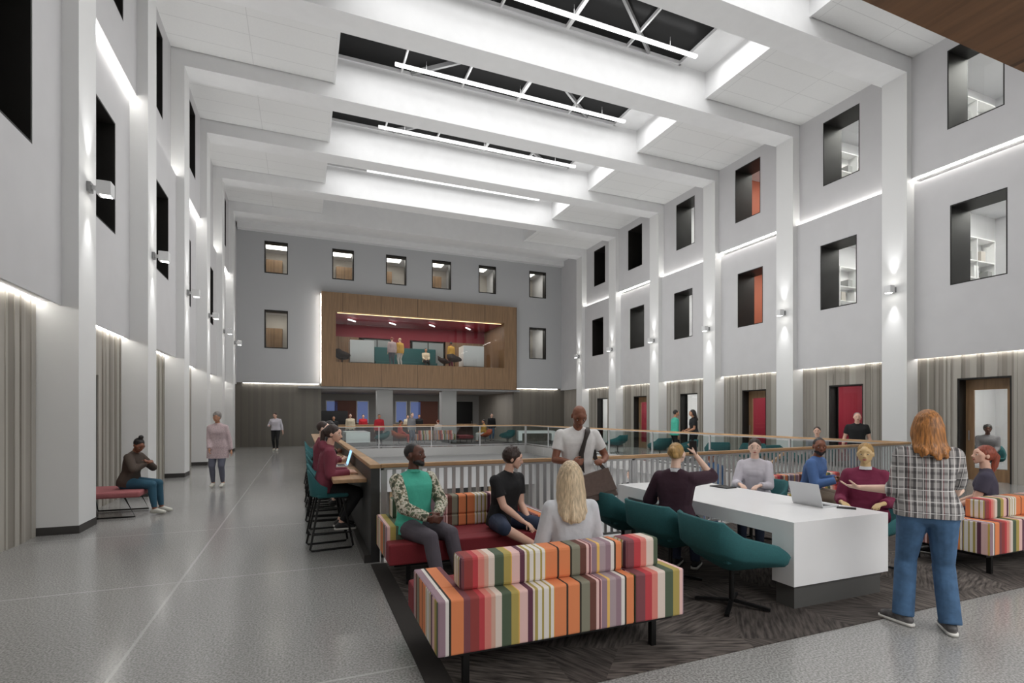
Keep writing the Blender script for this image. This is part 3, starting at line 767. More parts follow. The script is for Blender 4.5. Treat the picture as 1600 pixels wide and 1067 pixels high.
def white_table(loc, rz, label, L=2.6, W=1.2, group=None):
    e = empty('communal_table', loc, rz, label, 'table', group or 'white waterfall-edge communal tables')
    m = MB(); T = .13
    h, w_ = L/2, W/2
    prof = [(-h, .2), (-h, .74), (h, .74), (h, .2), (h-.22, .2), (h-.22, .74-T), (-h+.22, .74-T), (-h+.22, .2)]
    for x in (-w_, w_):
        q = [[0, 1, 6, 7], [1, 2, 5, 6], [2, 3, 4, 5]]
        for idx in q:
            pts = [(x, *prof[i]) for i in idx]; m.face(pts if x < 0 else pts[::-1], SOLID)
    for i in range(8):
        p0, p1 = prof[i], prof[(i+1) % 8]; m.face([(-w_, *p1), (-w_, *p0), (w_, *p0), (w_, *p1)], SOLID)
    m.build('table_body', e)
    for s in (-1, 1):
        m = MB(); y = s*(h-.13); m.box(-w_+.05, w_-.05, y-.09, y+.09, 0, .2, PLINTH); m.build('plinth', e)
    return e
white_table((4.41, 4.43, .008), 0, 'large white waterfall table in the foreground seating area')
white_table((2.7, 29.2, .008), 0, 'white table at the left of the far lounge')
white_table((12.4, 27.0, 0), PI/2*.8, 'white table at the right of the far lounge beside teal chairs', L=2.1)

def make_chair(fabric, name='swivel_lounge_chair'):
    e = empty(name)
    n = 32; m = MB()
    def ring(z, rx, ry, yo=0, p=3.2):
        out = []
        for k in range(n):
            t = 2*PI*k/n; cx, sy = math.cos(t), math.sin(t)
            x = abs(cx)**(2/p)*math.copysign(1, cx)*rx; y = abs(sy)**(2/p)*math.copysign(1, sy)*ry
            out.append(Vector((x, y+yo, z(t) if callable(z) else z)))
        return out
    def back(t): return max(0, min(1, (-math.sin(t)+.75)/1.45))       # 1 at the back, 0 at the front
    def rimz(t): return .47+.31*back(t)**1.1
    def low(t): return .40+.13*back(t)
    rings = [ring(.335, .10, .10), ring(lambda t: .345+.25*(low(t)-.34), .2, .2), ring(lambda t: low(t)-.012, .335, .345, p=4), ring(lambda t: low(t)+.012, .355, .365, p=4),
             ring(rimz, .372, .385, p=4), ring(lambda t: rimz(t)+.012, .355, .368, p=4), ring(lambda t: rimz(t)-.005, .335, .345, p=4), ring(lambda t: max(.45, rimz(t)-.16), .30, .315), ring(.44, .27, .28), ]
    for a, b in zip(rings[:-1], rings[1:]):
        for k in range(n): m.face([a[k], a[(k+1) % n], b[(k+1) % n], b[k]], fabric)
    m.face(list(reversed(rings[0])), fabric); m.face(rings[-1], fabric)
    m.build('shell', e, smooth=True)
    m = MB(); m.box(-.25, .25, -.24, .33, .435, .475, fabric); m.build('seat', e, .03, 3)
    m = MB(); m.tube([(0, 0, .33), (0, 0, .05)], .022, BLACK, 10); m.build('column', e)
    for a in range(4):
        m = MB(); t = PI/4+a*PI/2; m.bar((0, 0, .055), (.3*math.cos(t), .3*math.sin(t), .02), .035, .022, BLACK); m.build('base_arm', e)
    return e
ch0 = make_chair(TEAL); ch_used = [0]
def chair(x, y, rz, label, z=.008, proto=None, group='teal bucket swivel chairs'):
    p = proto or ch0
    if p not in ch_used: ch_used.append(p); o = p; o.location = (x, y, z); o.rotation_euler = (0, 0, rz)
    else: o = copy_tree(p, (x, y, z), rz)
    return tag(o, label, 'chair', group)
chair(3.42, 3.42, -PI/2-.12, 'teal bucket chair nearest the camera at the white table')
chair(3.42, 4.22, -PI/2+.1, 'teal bucket chair under the maroon-jumper woman')
chair(3.42, 5.05, -PI/2-.05, 'teal bucket chair farthest along the table, next to the man with the bag')
chair(5.45, 5.12, PI/2+.2, 'teal bucket chair under the woman in the white blouse')
chair(5.62, 3.72, PI/2, 'teal bucket chair under the woman in the burgundy cardigan')
for j, (x, y, rz, l) in enumerate([(12.4, 15.9, 0, 'teal chair on the right corridor, leftmost beyond the glass guard'), (12.5, 14.6, 1.2, 'teal chair beside the pair talking on the right corridor'), (12.3, 12.9, -.6, 'teal chair on the right corridor behind the phone-holding woman'),
        (12.4, 11.6, 2.2, 'teal chair on the right corridor above the white-bloused woman'), (12.3, 10.5, PI, 'teal chair on the right corridor left of the seated distant man'), (12.2, 9.4, 1.6, 'teal chair under the distant seated man in grey'),
        (12.9, 7.35, 1.2, 'teal chair at the near end of the right corridor'), (12.6, 19.0, .4, 'teal chair far along the right corridor'), (10.9, 27.7, .6, 'teal chair left of the far right white table'), (10.6, 26.75, 1.0, 'teal chair in front of the far right white table'), (3.9, 27.9, 1.6, 'teal chair at the far left white table')]):
    chair(x, y, rz, l, z=0)
chO = make_chair(ORANGEF)
chair(4.9, 28.6, -PI/2, 'orange bucket chair left of the far lounge sofa', .008, chO, 'orange bucket chairs in the far lounge')
chair(10.1, 29.2, PI/2, 'orange bucket chair right of the far lounge sofa', .008, chO, 'orange bucket chairs in the far lounge')
def bench_box(loc, W, D, label, name, mt, cat='bench'):
    e = empty(name, loc, 0, label, cat)
    m = MB(); m.box(-W/2, W/2, -D/2, D/2, .24, .42, mt); m.build('seat_cushion', e, .02)
    for sx in (-1, 1):
        for sy in (-1, 1):
            m = MB(); m.box(sx*(W/2-.1)-.02, sx*(W/2-.1)+.02, sy*(D/2-.1)-.02, sy*(D/2-.1)+.02, 0, .24, BLACK); m.build('leg', e)
    return e
bench_box((5.9+.3, 30.2, .008), .9, 1.2, 'maroon ottoman left of the striped sofa in the far lounge', 'ottoman', MAROON, 'ottoman')
bench_box((9.0, 30.0, .008), .9, 1.2, 'maroon ottoman right of the striped sofa in the far lounge', 'ottoman', MAROON, 'ottoman')
# dining bar behind the far lounge
e = empty('bar_table', (6, 32.6, 0), 0, 'long dark bar table across the back of the far lounge', 'table')
m = MB(); m.box(-4.6, 4.6, -.35, .35, 1.0, 1.05, OAKTOP); m.build('table_top', e)
m = MB(); m.box(-4.4, 4.4, -.05, .05, 0, 1.0, mat('dark_bar_front', (70, 42, 36), .6)); m.build('base', e)

# bar stools
def make_stool():
    e = empty('bar_stool'); n = 20
    m = MB(); m.box(-.2, .2, -.17, .2, .635, .685, TEAL); m.build('seat', e, .03, 3)
    m = MB(); pts = []
    for i in range(9):
        t = PI+(i/8)*PI; pts.append((.2*math.cos(t), -.06+.17*math.sin(t)))
    for (x0, y0), (x1, y1) in zip(pts[:-1], pts[1:]):
        def hz(x): return .97-.2*abs(x/.2)**2.2
        def q(x, y, o): return (x*o, (y+.06)*o-.06)
        a0, a1 = q(x0, y0, 1), q(x1, y1, 1); b0, b1 = q(x0, y0, .86), q(x1, y1, .86)
        k0 = q(x0, y0, 1.22), q(x1, y1, 1.22)
        c0, c1 = k0; d0, d1 = q(x0, y0, 1.1), q(x1, y1, 1.1)
        m.face([(*a0, .65), (*a1, .65), (*c1, hz(x1)), (*c0, hz(x0))], TEAL); m.face([(*b1, .65), (*b0, .65), (*d0, hz(x0)), (*d1, hz(x1))], TEAL)
        m.face([(*c0, hz(x0)), (*c1, hz(x1)), (*d1, hz(x1)), (*d0, hz(x0))], TEAL)
    m.build('backrest', e, smooth=True)
    for s in (-1, 1):
        m = MB(); x = .19*s
        m.tube([(x*.6, -.13, .64), (x, -.25, .03), (x, -.23, .012), (x, .23, .012), (x, .25, .03), (x*.6, .14, .64)], .013, BLACK, 8); m.build('leg_frame', e)
    m = MB(); m.tube([(-.18, .225, .2), (.18, .225, .2)], .012, BLACK, 8); m.tube([(-.18, -.22, .2), (.18, -.22, .2)], .012, BLACK, 8)
    m.tube([(-.18, .225, .2), (-.18, -.22, .2)], .010, BLACK, 8); m.tube([(.18, .225, .2), (.18, -.22, .2)], .010, BLACK, 8); m.build('footrest', e)
    return e
st0 = make_stool()
for j in range(9):
    y = 6.88+j*.92
    lab = 'teal bar stool at the oak counter, ' + ('nearest the camera under the hooded woman' if j == 0 else 'number %s from the near end' % ORD[j])
    o = st0 if j == 0 else copy_tree(st0)
    o.location = (.32, y, 0); o.rotation_euler = (0, 0, -PI/2+(.1 if j == 0 else random.uniform(-.15, .15))); tag(o, lab, 'bar stool', 'teal bar stools along the counter')

def laptop(loc, rz, label, screen=ALU, s=1.0):
    e = empty('laptop', loc, rz, label, 'laptop')
    m = MB(); m.box(-.165, .165, -.115, .115, 0, .014, ALU); m.build('keyboard_base', e, .003)
    m = MB(); m.box(-.14, .14, -.02, .08, .014, .016, DARKG); m.build('keyboard', e)
    m = MB(); c, sn = math.cos(.28), math.sin(.28)
    def P(x, h, t): return (x, .112+h*sn+t*c, .014+h*c-t*sn)
    H = .225
    for (t0, t1, mt, x, h0, h1) in ((0, .008, ALU, .165, 0, H), (-.001, 0, screen if screen is not ALU else DARKG, .155, .01, H-.01)):
        pts = [P(-x, h0, t0), P(x, h0, t0), P(x, h1, t0), P(-x, h1, t0)]; q = [P(-x, h0, t1), P(x, h0, t1), P(x, h1, t1), P(-x, h1, t1)]
        m.face(pts, mt); m.face(list(reversed(q)), mt)
        for i in range(4): m.face([pts[i], q[i], q[(i+1) % 4], pts[(i+1) % 4]], mt)
    m.build('screen_lid', e)
    return e
laptop((4.78, 3.68, .748), PI/2, 'silver laptop open on the white table, lid towards the camera')
laptop((.5, 8.0, .9), -PI/2, 'open laptop with a pale blue screen on the counter, nearer one', SCREENB)
laptop((.5, 12.2, .9), -PI/2, 'open laptop with a pale blue screen on the counter, farther one', SCREENB)
def small_box(name, loc, rz, dims, mt, label, cat, bev=.003, extra=None):
    m = MB(); x, y, z = dims; m.box(-x/2, x/2, -y/2, y/2, 0, z, mt); o = m.build(name, None, bev); o.location = loc; o.rotation_euler = (0, 0, rz); tag(o, label, cat)
    m = MB(); m.box(-x/2+.004, x/2-.004, -y/2+.004, y/2-.004, z, z+.001, extra or BLACK); m.build('screen' if 'phone' in name or 'tablet' in name else 'cover', o)
    return o
small_box('mobile_phone', (4.86, 3.42, .748), .6, (.08, .16, .009), DARKG, 'black phone lying on the white table beside the silver laptop', 'phone')
small_box('tablet', (5.0-.14, 5.0, .748), .1, (.18, .26, .012), DARKG, 'black tablet on the white table in front of the white-bloused woman', 'tablet')
small_box('notebook', (.45, 7.45, .9), .2, (.2, .28, .012), ALU, 'pale grey notebook on the oak counter beside the hooded woman', 'notebook', extra=ALU)

# daybed by the left wall
e = empty('daybed', (-2.9, 10.25, 0), 0, 'dusty pink upholstered daybed between the two nearest left columns', 'bench')
m = MB(); m.box(-.42, .5, -.35, .6, .33, .43, PINKF); m.build('seat_cushion', e, .035, 3)
for y in (-.28, .52):
    m = MB(); m.tube([(-.36, y, .33), (-.3, y, .02), (.42, y, .02), (.28, y, .33)], .014, BLACK, 8); m.build('leg_frame', e)
# box room furniture
for j, x in enumerate((3.1, 9.6)):
    e = empty('communal_table', (x, BY+1.35, IZ0), PI/2*0, 'tall white table block inside the walnut box, %s one' % ('left' if j == 0 else 'right'), 'table', 'white table blocks in the walnut box')
    m = MB(); m.box(-.65, .65, -.5, .5, .12, 1.35, SOLID); m.build('table_body', e, .01); m = MB(); m.box(-.6, .6, -.45, .45, 0, .12, PLINTH); m.build('plinth', e)
chB = make_chair(mat('dark_brown_upholstery', (60, 48, 46), .8), 'swivel_lounge_chair')
for j, (x, y, rz, l) in enumerate([(2.05, BY+.9, -1.2, 'dark brown chair at the left end of the walnut box'), (2.1, BY+2.0, -1.6, 'dark brown chair behind the left white block in the walnut box'), (8.4, BY+.9, -1.2, 'dark brown chair left of the right white block in the walnut box'), (8.1, BY+2.1, -2, 'dark brown chair at the back right of the walnut box')]):
    chair(x, y, rz, l, IZ0, chB, 'dark brown chairs in the walnut box')
e = empty('banquette', (6.0, YF+2.9, IZ0), 0, 'teal banquette along the back of the walnut box', 'sofa')
m = MB(); m.box(-1.9, 1.9, -.3, .3, .1, .45, TEAL); m.build('seat', e, .03); m = MB(); m.box(-1.9, 1.9, .15, .32, .45, 1.35, TEAL); m.build('backrest', e, .03)
# ================================================================ PEOPLE
def V(*a): return Vector(a)
def sphere_pts(c, r, n=2, axes=None):
    out = []; k = 8
    for i in range(k+1):
        t = PI*i/k; z = math.cos(t); rr = math.sin(t)
        for j in range(12 if 0 < i < k else 1):
            a = 2*PI*j/12
            if isinstance(r, (tuple, list)):
                p = Vector((rr*math.cos(a)*r[0], rr*math.sin(a)*r[1], z*r[2]))
                if axes: p = axes @ p
            else: p = Vector((rr*math.cos(a)*r, rr*math.sin(a)*r, z*r))
            out.append(Vector(c)+p)
    return out
def disc_pts(c, r, d, n=16):
    d = Vector(d).normalized(); up = Vector((0, 0, 1)) if abs(d.z) < .9 else Vector((0, 1, 0)); a = d.cross(up).normalized(); b = a.cross(d)
    return [Vector(c)+a*r*math.cos(2*PI*k/n)+b*r*math.sin(2*PI*k/n) for k in range(n)]
class Blob:
    def __init__(s): s.bm = bmesh.new()
    def _hull(s, pts):
        vs = [s.bm.verts.new(p) for p in pts]
        r = bmesh.ops.convex_hull(s.bm, input=vs, use_existing_faces=False)
        dead = list({g for g in r['geom_interior']+r['geom_unused'] if isinstance(g, bmesh.types.BMVert)})
        if dead: bmesh.ops.delete(s.bm, geom=dead, context='VERTS')
    def hull(s, *sph, axes=None):
        pts = []
        for c, r in sph: pts += sphere_pts(c, r, axes=axes)
        s._hull(pts); return s
    def frus(s, a, b, ra, rb):
        d = Vector(b)-Vector(a); s._hull(disc_pts(a, ra, d)+disc_pts(b, rb, d)); return s
    def frusmid(s, a, b, ra, rb):
        d = Vector(b)-Vector(a); s._hull(sphere_pts(a, ra)+disc_pts(b, rb, d)); return s
    def make(s, name, m, parent, voxel, smooth=3, cuts=(), noremesh=False):
        me = bpy.data.meshes.new(name+'_raw'); s.bm.to_mesh(me); s.bm.free()
        o = bpy.data.objects.new('tmp', me); COL.objects.link(o)
        if not noremesh:
            r = o.modifiers.new('r', 'REMESH'); r.mode = 'VOXEL'; r.voxel_size = voxel; r.adaptivity = 0
        if smooth:
            q = o.modifiers.new('s', 'SMOOTH'); q.iterations = smooth; q.factor = .5
        dg = bpy.context.evaluated_depsgraph_get(); me2 = bpy.data.meshes.new_from_object(o.evaluated_get(dg)); me2.name = name
        bpy.data.objects.remove(o); bpy.data.meshes.remove(me)
        if cuts:
            bm = bmesh.new(); bm.from_mesh(me2)
            for co, no in cuts:
                bmesh.ops.bisect_plane(bm, geom=bm.verts[:]+bm.edges[:]+bm.faces[:], plane_co=co, plane_no=no, clear_outer=True)
            bm.to_mesh(me2); bm.free()
        me2.materials.clear(); me2.materials.append(m)
        me2.polygons.foreach_set('use_smooth', [True]*len(me2.polygons)); me2.update()
        ob = bpy.data.objects.new(name, me2); COL.objects.link(ob)
        if parent: ob.parent = parent
        return ob

SKIN = {'light': mat('skin_light', (222, 178, 156), .55), 'fair': mat('skin_fair', (232, 196, 176), .55), 'tan': mat('skin_tan', (190, 138, 108), .55),
        'brown': mat('skin_brown', (132, 82, 60), .5), 'dark': mat('skin_dark', (96, 58, 44), .5), 'gold': mat('skin_golden', (206, 176, 128), .5)}
def hairmat(name, rgb, amp=.35):
    m = mat(name, rgb, .45); nt, N, L, b = nodes(m); c = lin(rgb)
    tc = N.new('ShaderNodeTexCoord'); mp = N.new('ShaderNodeMapping'); mp.inputs['Scale'].default_value = (60, 60, 6); L.new(tc.outputs['Object'], mp.inputs[0])
    n = N.new('ShaderNodeTexNoise'); n.inputs['Scale'].default_value = 1.5; n.inputs['Detail'].default_value = 3; L.new(mp.outputs[0], n.inputs[0])
    r = N.new('ShaderNodeValToRGB'); e = r.color_ramp.elements; e[0].position = .35; e[1].position = .68
    e[0].color = (*[v*(1-amp) for v in c], 1); e[1].color = (*[min(1, v*(1+amp)) for v in c], 1)
    L.new(n.outputs[0], r.inputs[0]); L.new(r.outputs[0], b.inputs['Base Color'])
    bp = N.new('ShaderNodeBump'); bp.inputs['Strength'].default_value = .6; bp.inputs['Distance'].default_value = .01; L.new(n.outputs[0], bp.inputs['Height']); L.new(bp.outputs[0], b.inputs['Normal'])
    return m
HAIR = {'black': hairmat('hair_black', (30, 25, 24)), 'brown': hairmat('hair_dark_brown', (56, 40, 34)), 'blonde': hairmat('hair_blonde', (204, 182, 150), .28), 'copper': hairmat('hair_golden_copper', (164, 108, 54), .5),
        'red': hairmat('hair_auburn', (140, 66, 46)), 'straw': hairmat('hair_straw', (172, 136, 80)), 'grey': hairmat('hair_grey', (130, 124, 120))}
EYEW = mat('eye_white', (225, 222, 216), .3); EYED = mat('eye_iris', (40, 28, 22), .2); LIP = mat('lips', (168, 92, 84), .5); LIPD = mat('lips_dark', (120, 66, 58), .5); SHOEW = mat('shoe_sole_white', (222, 220, 214), .5)
def cloth(name, rgb, **k):
    k.setdefault('bump', .5); k.setdefault('bscale', 16); k.setdefault('noise', .07); k.setdefault('nscale', 9)
    return mat('cloth_'+name, rgb, .85, **k)
def plaid():
    m = cloth('plaid_shirt', (120, 116, 114)); nt, N, L, b = nodes(m)
    tc = N.new('ShaderNodeTexCoord'); sx = N.new('ShaderNodeSeparateXYZ'); L.new(tc.outputs['Object'], sx.inputs[0])
    def band(ax, per, wd, off=0):
        f = math_node(nt, 'FRACT', math_node(nt, 'DIVIDE', math_node(nt, 'ADD', sx.outputs[ax], 10*per+off), per)); return math_node(nt, 'LESS_THAN', f, wd/per)
    base = lin((160, 157, 155)); c = mix_col(nt, math_node(nt, 'MULTIPLY', band('Z', .06, .02), .55), base, lin((60, 58, 60)))
    c = mix_col(nt, math_node(nt, 'MULTIPLY', band('X', .052, .017), .75), c, lin((48, 44, 48)))
    c = mix_col(nt, math_node(nt, 'MULTIPLY', band('X', .104, .005, .03), .7), c, lin((120, 40, 50))); c = mix_col(nt, math_node(nt, 'MULTIPLY', band('X', .0375, .006, .01), .6), c, lin((235, 232, 228)))
    c = mix_col(nt, math_node(nt, 'MULTIPLY', band('Z', .085, .007, .03), .6), c, lin((232, 230, 228)))
    L.new(c, b.inputs['Base Color']); return m
PLAID = plaid()
def camo():
    m = cloth('floral_sleeve', (150, 145, 120)); nt, N, L, b = nodes(m)
    tc = N.new('ShaderNodeTexCoord'); n = N.new('ShaderNodeTexNoise'); n.inputs['Scale'].default_value = 22; L.new(tc.outputs['Object'], n.inputs[0])
    r = N.new('ShaderNodeValToRGB'); r.color_ramp.interpolation = 'CONSTANT'; e = r.color_ramp.elements; e[0].color = (*lin((74, 82, 66)), 1); e[1].position = .43; e[1].color = (*lin((140, 134, 110)), 1)
    q = e.new(.5); q.color = (*lin((206, 200, 184)), 1); q = e.new(.6); q.color = (*lin((112, 124, 98)), 1); L.new(n.outputs[0], r.inputs[0]); L.new(r.outputs[0], b.inputs['Base Color']); return m
CAMO = camo()
DENIM = cloth('blue_denim', (66, 98, 132), noise=.2, nscale=14); DDENIM = cloth('dark_denim', (44, 54, 76))

def ik(a, t, l1, l2, pole):
    """mid joint of a two-bone limb"""
    a = Vector(a); t = Vector(t); d = t-a; L = d.length; mx = (l1+l2)*.995
    if L > mx: t = a+d.normalized()*mx; d = t-a; L = mx
    n = d.normalized(); x = (l1*l1-l2*l2+L*L)/(2*L); h = math.sqrt(max(0, l1*l1-x*x)); p = Vector(pole); p = (p-n*p.dot(n)).normalized()
    return a+n*x+p*h, t
def person(loc, rz, label, sit=None, s=1.0, lean=.05, twist=0, feet=None, hands=None, poles=None, handdir=None, curl=.5, head=(0, 0), female=False,
           skin='light', hair=('black', 'short'), top=('tee', None, 'short'), bottom=('trousers', None), shoes=None, det=1, palm=None, footdir=(0, 0), hipo=0, name='person', sleeves=None, kneepole=None, legcut=None, world=False, topmat2=None, tilt=0, beard=None, group=None, lowered=.34, extra=None):
    vox = {1: .0075, 2: .012, 3: .02}[det]
    hz = (sit+.105*s) if sit is not None else .95*s
    R2 = Matrix.Rotation(twist, 3, 'Z')
    if world:
        iv = Matrix.Rotation(-rz, 3, 'Z'); lz = Vector((loc[0], loc[1], 0))
        hands = [iv @ (Vector(h)-lz) for h in hands]; handdir = [iv @ Vector(h) for h in handdir]
        if poles: poles = [iv @ Vector(h) for h in poles]
    P = V(0, 0, hz)
    up = V(tilt, math.sin(lean), math.cos(lean)).normalized()
    def sp(h, x=0, y=0):              # a point on the trunk
        c = P+up*h*s; t = max(0, min(1, h/.5)); M = Matrix.Rotation(twist*t, 3, 'Z'); q = M @ V(x*s, y*s, 0)
        fwd = V(0, math.cos(lean), -math.sin(lean)); return c+V(q.x, 0, 0)+fwd*q.y
    NB = sp(.53); shw = .158 if female else .188
    SH = [sp(.447, -shw), sp(.447, shw)]; HP = [P+V(-.095*s, 0, -.02*s), P+V(.095*s, 0, -.02*s)]
    if feet is None: feet = [V(-.1, 0.0, .085), V(.1, 0.0, .085)] if sit is None else [V(-.1, .46, .085), V(.1, .46, .085)]
    kp = kneepole or [V(0, 1, .1), V(0, 1, .1)] if sit is None else (kneepole or [V(0, .3, 1), V(0, .3, 1)])
    KN, AN = [], []
    for i in (0, 1):
        k, a = ik(HP[i], feet[i], .44*s, .43*s, kp[i]); KN.append(k); AN.append(a)
    if hands is None: hands = [V(-.25, .05, hz-.12), V(.25, .05, hz-.12)] if sit is None else [V(-.12, .32, hz+.06), V(.12, .32, hz+.06)]
    poles = poles or [V(-.4, -1, -.3), V(.4, -1, -.3)]
    EL, WR = [], []
    for i in (0, 1):
        k, a = ik(SH[i], hands[i], .29*s, .26*s, poles[i]); EL.append(k); WR.append(a)
    yaw, pitch = head
    HB = NB+up*.02*s
    M = Matrix.Rotation(twist+yaw, 3, 'Z') @ Matrix.Rotation(-lean*.5-pitch, 3, 'X')
    hs = s*1.0
    HC = NB+up*.07*s+M @ V(0, .03, .085)*s
    def hp(x, y, z): return HC+M @ V(x, y, z)*hs
    fr = .92 if female else 1.0
    # ---- body
    b = Blob()
    def trunk(b, e=0.0, lo=-.03, belly=.0):
        w = .098 if female else .09; wa = .052 if female else .07
        hipr = (.112 if female else .102)*s+e
        b.hull((sp(.0, -w), hipr), (sp(.0, w), hipr), (sp(.17, -wa), .088*s+e), (sp(.17, wa), .088*s+e))
        b.hull((sp(.17, -wa), .088*s+e), (sp(.17, wa), .088*s+e), (sp(.36, -.085*fr, .005), .103*s*fr+e), (sp(.36, .085*fr, .005), .103*s*fr+e))
        b.hull((sp(.36, -.085*fr, .005), .103*s*fr+e), (sp(.36, .085*fr, .005), .103*s*fr+e), (sp(.435, -shw*.86), .058*s+e*.8), (sp(.435, shw*.86), .058*s+e*.8), (sp(.485, -.04, -.01), .052*s+e*.7), (sp(.485, .04, -.01), .052*s+e*.7))
        if female: b.hull((sp(.345, -.06, .052), .058*s+e), (sp(.345, .06, .052), .058*s+e), (sp(.36, -.06, .0), .075*s+e), (sp(.36, .06, .0), .075*s+e))
    trunk(b)
    b.hull((sp(.45, 0, -.01), .062*s), (hp(0, -.015, -.05), .05*s*fr))
    for i in (0, 1):
        b.hull((SH[i], .056*s*fr), (EL[i], .041*s*fr)); b.hull((EL[i], .041*s*fr), (EL[i].lerp(WR[i], .3), .042*s*fr), (WR[i], .026*s*fr))
        b.hull((HP[i], .095*s), (KN[i], .058*s)); b.hull((KN[i], .056*s), (KN[i].lerp(AN[i], .3)+V(0, -.012, 0), .055*s), (AN[i], .036*s))
        fd = Matrix.Rotation(footdir[i], 3, 'Z') @ V(0, 1, 0)
        b.hull((AN[i]+V(0, 0, -.03*s)-fd*.03*s, .03*s), (AN[i], .034*s), (AN[i]+fd*.13*s+V(0, 0, -.058*s), .026*s))
    # head
    b.hull((hp(0, -.012, .03), (.078*fr*hs, .098*hs, .092*hs)), axes=M)
    b.hull((hp(-.038*fr, .035, -.045), .028*hs), (hp(.038*fr, .035, -.045), .028*hs), (hp(0, .066, -.08), .02*hs), (hp(-.045, .045, .01), .034*hs), (hp(.045, .045, .01), .034*hs), (hp(0, .062, .045), .04*hs))
    b.hull((hp(0, .092, .018), .008*hs), (hp(0, .113, -.018), .0115*hs), (hp(-.013, .095, -.026), .009*hs), (hp(.013, .095, -.026), .009*hs))
    b.hull((hp(-.033, .078, .028), .0125*hs), (hp(.033, .078, .028), .0125*hs))
    b.hull((hp(-.018, .086, -.052), .0095*hs), (hp(.018, .086, -.052), .0095*hs))
    for sx in (-1, 1): b.hull((hp(sx*.08*fr, -.008, .0), (.011*hs, .02*hs, .031*hs)), axes=M)
    # hands
    hd = handdir or [None, None]; pn = palm or [None, None]
    HT = []
    for i in (0, 1):
        d = Vector(hd[i]).normalized() if hd[i] is not None else (WR[i]-EL[i]).normalized()
        n = Vector(pn[i]) if pn[i] is not None else V(1 if i == 0 else -1, .1, -.2)     # palm side
        n = (n-d*n.dot(d)).normalized(); sd = d.cross(n) if i == 0 else n.cross(d)
        sd = -sd                                                                        # towards the thumb
        HT.append((d, n, sd)); W0 = WR[i]
        pc = W0+d*.085*s
        b.hull((W0+d*.015*s, .021*s), (pc+sd*.026*s, .0125*s), (pc-sd*.028*s, .0115*s), (W0+d*.03*s+sd*.022*s, .014*s))
        if det == 3: b.hull((pc, .015*s), (pc+d*.06*s+n*.03*s, .012*s), (pc+sd*.03*s, .01*s)); continue
        cu = curl[i] if isinstance(curl, (tuple, list)) else curl
        for j, (o, L) in enumerate(((.030, .068), (.010, .077), (-.010, .071), (-.029, .056))):
            p0 = pc+sd*o*s; rr = .0085*s; ang = 0; q = p0; seg = [L*.45, L*.32, L*.26]
            for g in range(3):
                ang += cu*(.55+.12*j); dd = d*math.cos(ang)+n*math.sin(ang)+sd*(o*1.2); dd.normalize(); nx = q+dd*seg[g]*s
                b.hull((q, rr), (nx, rr*.92)); q = nx; rr *= .93
        t0 = W0+d*.03*s+sd*.024*s; t1 = t0+(d*.55+sd*.75+n*.35).normalized()*.036*s; t2 = t1+(d*.85+sd*.2+n*.55).normalized()*.03*s; t3 = t2+(d*.8+n*.6).normalized()*.024*s
        b.hull((t0, .013*s), (t1, .011*s)); b.hull((t1, .010*s), (t2, .0095*s)); b.hull((t2, .0095*s), (t3, .008*s))
    body = b.make(name, SKIN[skin], None, vox, 2 if det < 3 else 2)
    body.location = (*loc, ) if len(loc) == 3 else (*loc, 0); body.rotation_euler = (0, 0, rz); tag(body, label, 'person', group)
    # ---- face
    if det <= 2:
        for sx in (-1, 1):
            m = MB()
            pts_ = sphere_pts(hp(sx*.031, .083, .008), .0125*hs)
            bb = Blob(); bb.hull((hp(sx*.031, .0795, .006), (.0135*hs, .012*hs, .0062*hs)), axes=M); ew = bb.make('eye', EYEW, body, 0, 0, noremesh=True)
            bb = Blob(); bb.hull((hp(sx*.031, .0885, .006), .0062*hs)); bb.make('iris', EYED, ew, 0, 0, noremesh=True)
            if hair[0] != 'none' or True:
                bb = Blob(); hm = HAIR.get(hair[0], HAIR['black']); bb.hull((hp(sx*.018, .0895, .032), .0035*hs), (hp(sx*.034, .0885, .036), .0042*hs), (hp(sx*.048, .078, .031), .003*hs)); bb.make('eyebrow', hm, body, 0, 0, noremesh=True)
        bb = Blob(); bb.hull((hp(-.02, .088, -.05), .0035*hs), (hp(0, .0965, -.049), .0055*hs), (hp(.02, .088, -.05), .0035*hs), (hp(0, .094, -.058), .006*hs)); bb.make('lips', LIPD if skin in ('dark', 'brown') else LIP, body, 0, 0, noremesh=True)
    # ---- hair
    hk, hstyle = hair
    if hk != 'none':
        hb = Blob(); rnd = random.Random(hash(label) % 1000 if False else len(label))
        big = {'short': .006, 'crop': .001, 'curly': .02, 'bun': .006, 'long': .012, 'pony': .011, 'topknot': .006, 'mop': .016}.get(hstyle, .006)
        hb.hull((hp(0, -.022, .04), ((.080*fr+big)*hs, (.094+big)*hs, (.088+big)*hs)), axes=M)
        if hstyle in ('mop', 'curly'):
            for j in range(46):
                t = rnd.uniform(0, 2*PI); ph = rnd.uniform(0, 1.25); c = V(math.sin(ph)*math.cos(t)*.088, math.sin(ph)*math.sin(t)*.1-.02, math.cos(ph)*.1+.035)
                if c.y > .06 and c.z < .07: continue
                hb.hull((hp(*c), .017*hs), (hp(*(c*1.05+V(rnd.uniform(-.02, .02), rnd.uniform(-.01, .02), rnd.uniform(-.015, .01)))), .011*hs))
        if hstyle in ('bun',): hb.hull((hp(0, -.12, .05), .042*hs)); hb.hull((hp(0.02, -.105, .0), .035*hs), (hp(-.02, -.105, .03), .04*hs))
        if hstyle == 'topknot': hb.hull((hp(0, -.03, .155), .042*hs))
        if hstyle == 'pony': hb.hull((hp(0, -.1, .05), .034*hs), (hp(0, -.135, .01), .036*hs)); hb.hull((hp(0, -.135, .01), .036*hs), (hp(0, -.13, -.1), .034*hs)); hb.hull((hp(0, -.13, -.1), .034*hs), (hp(0, -.11, -.2), .014*hs))
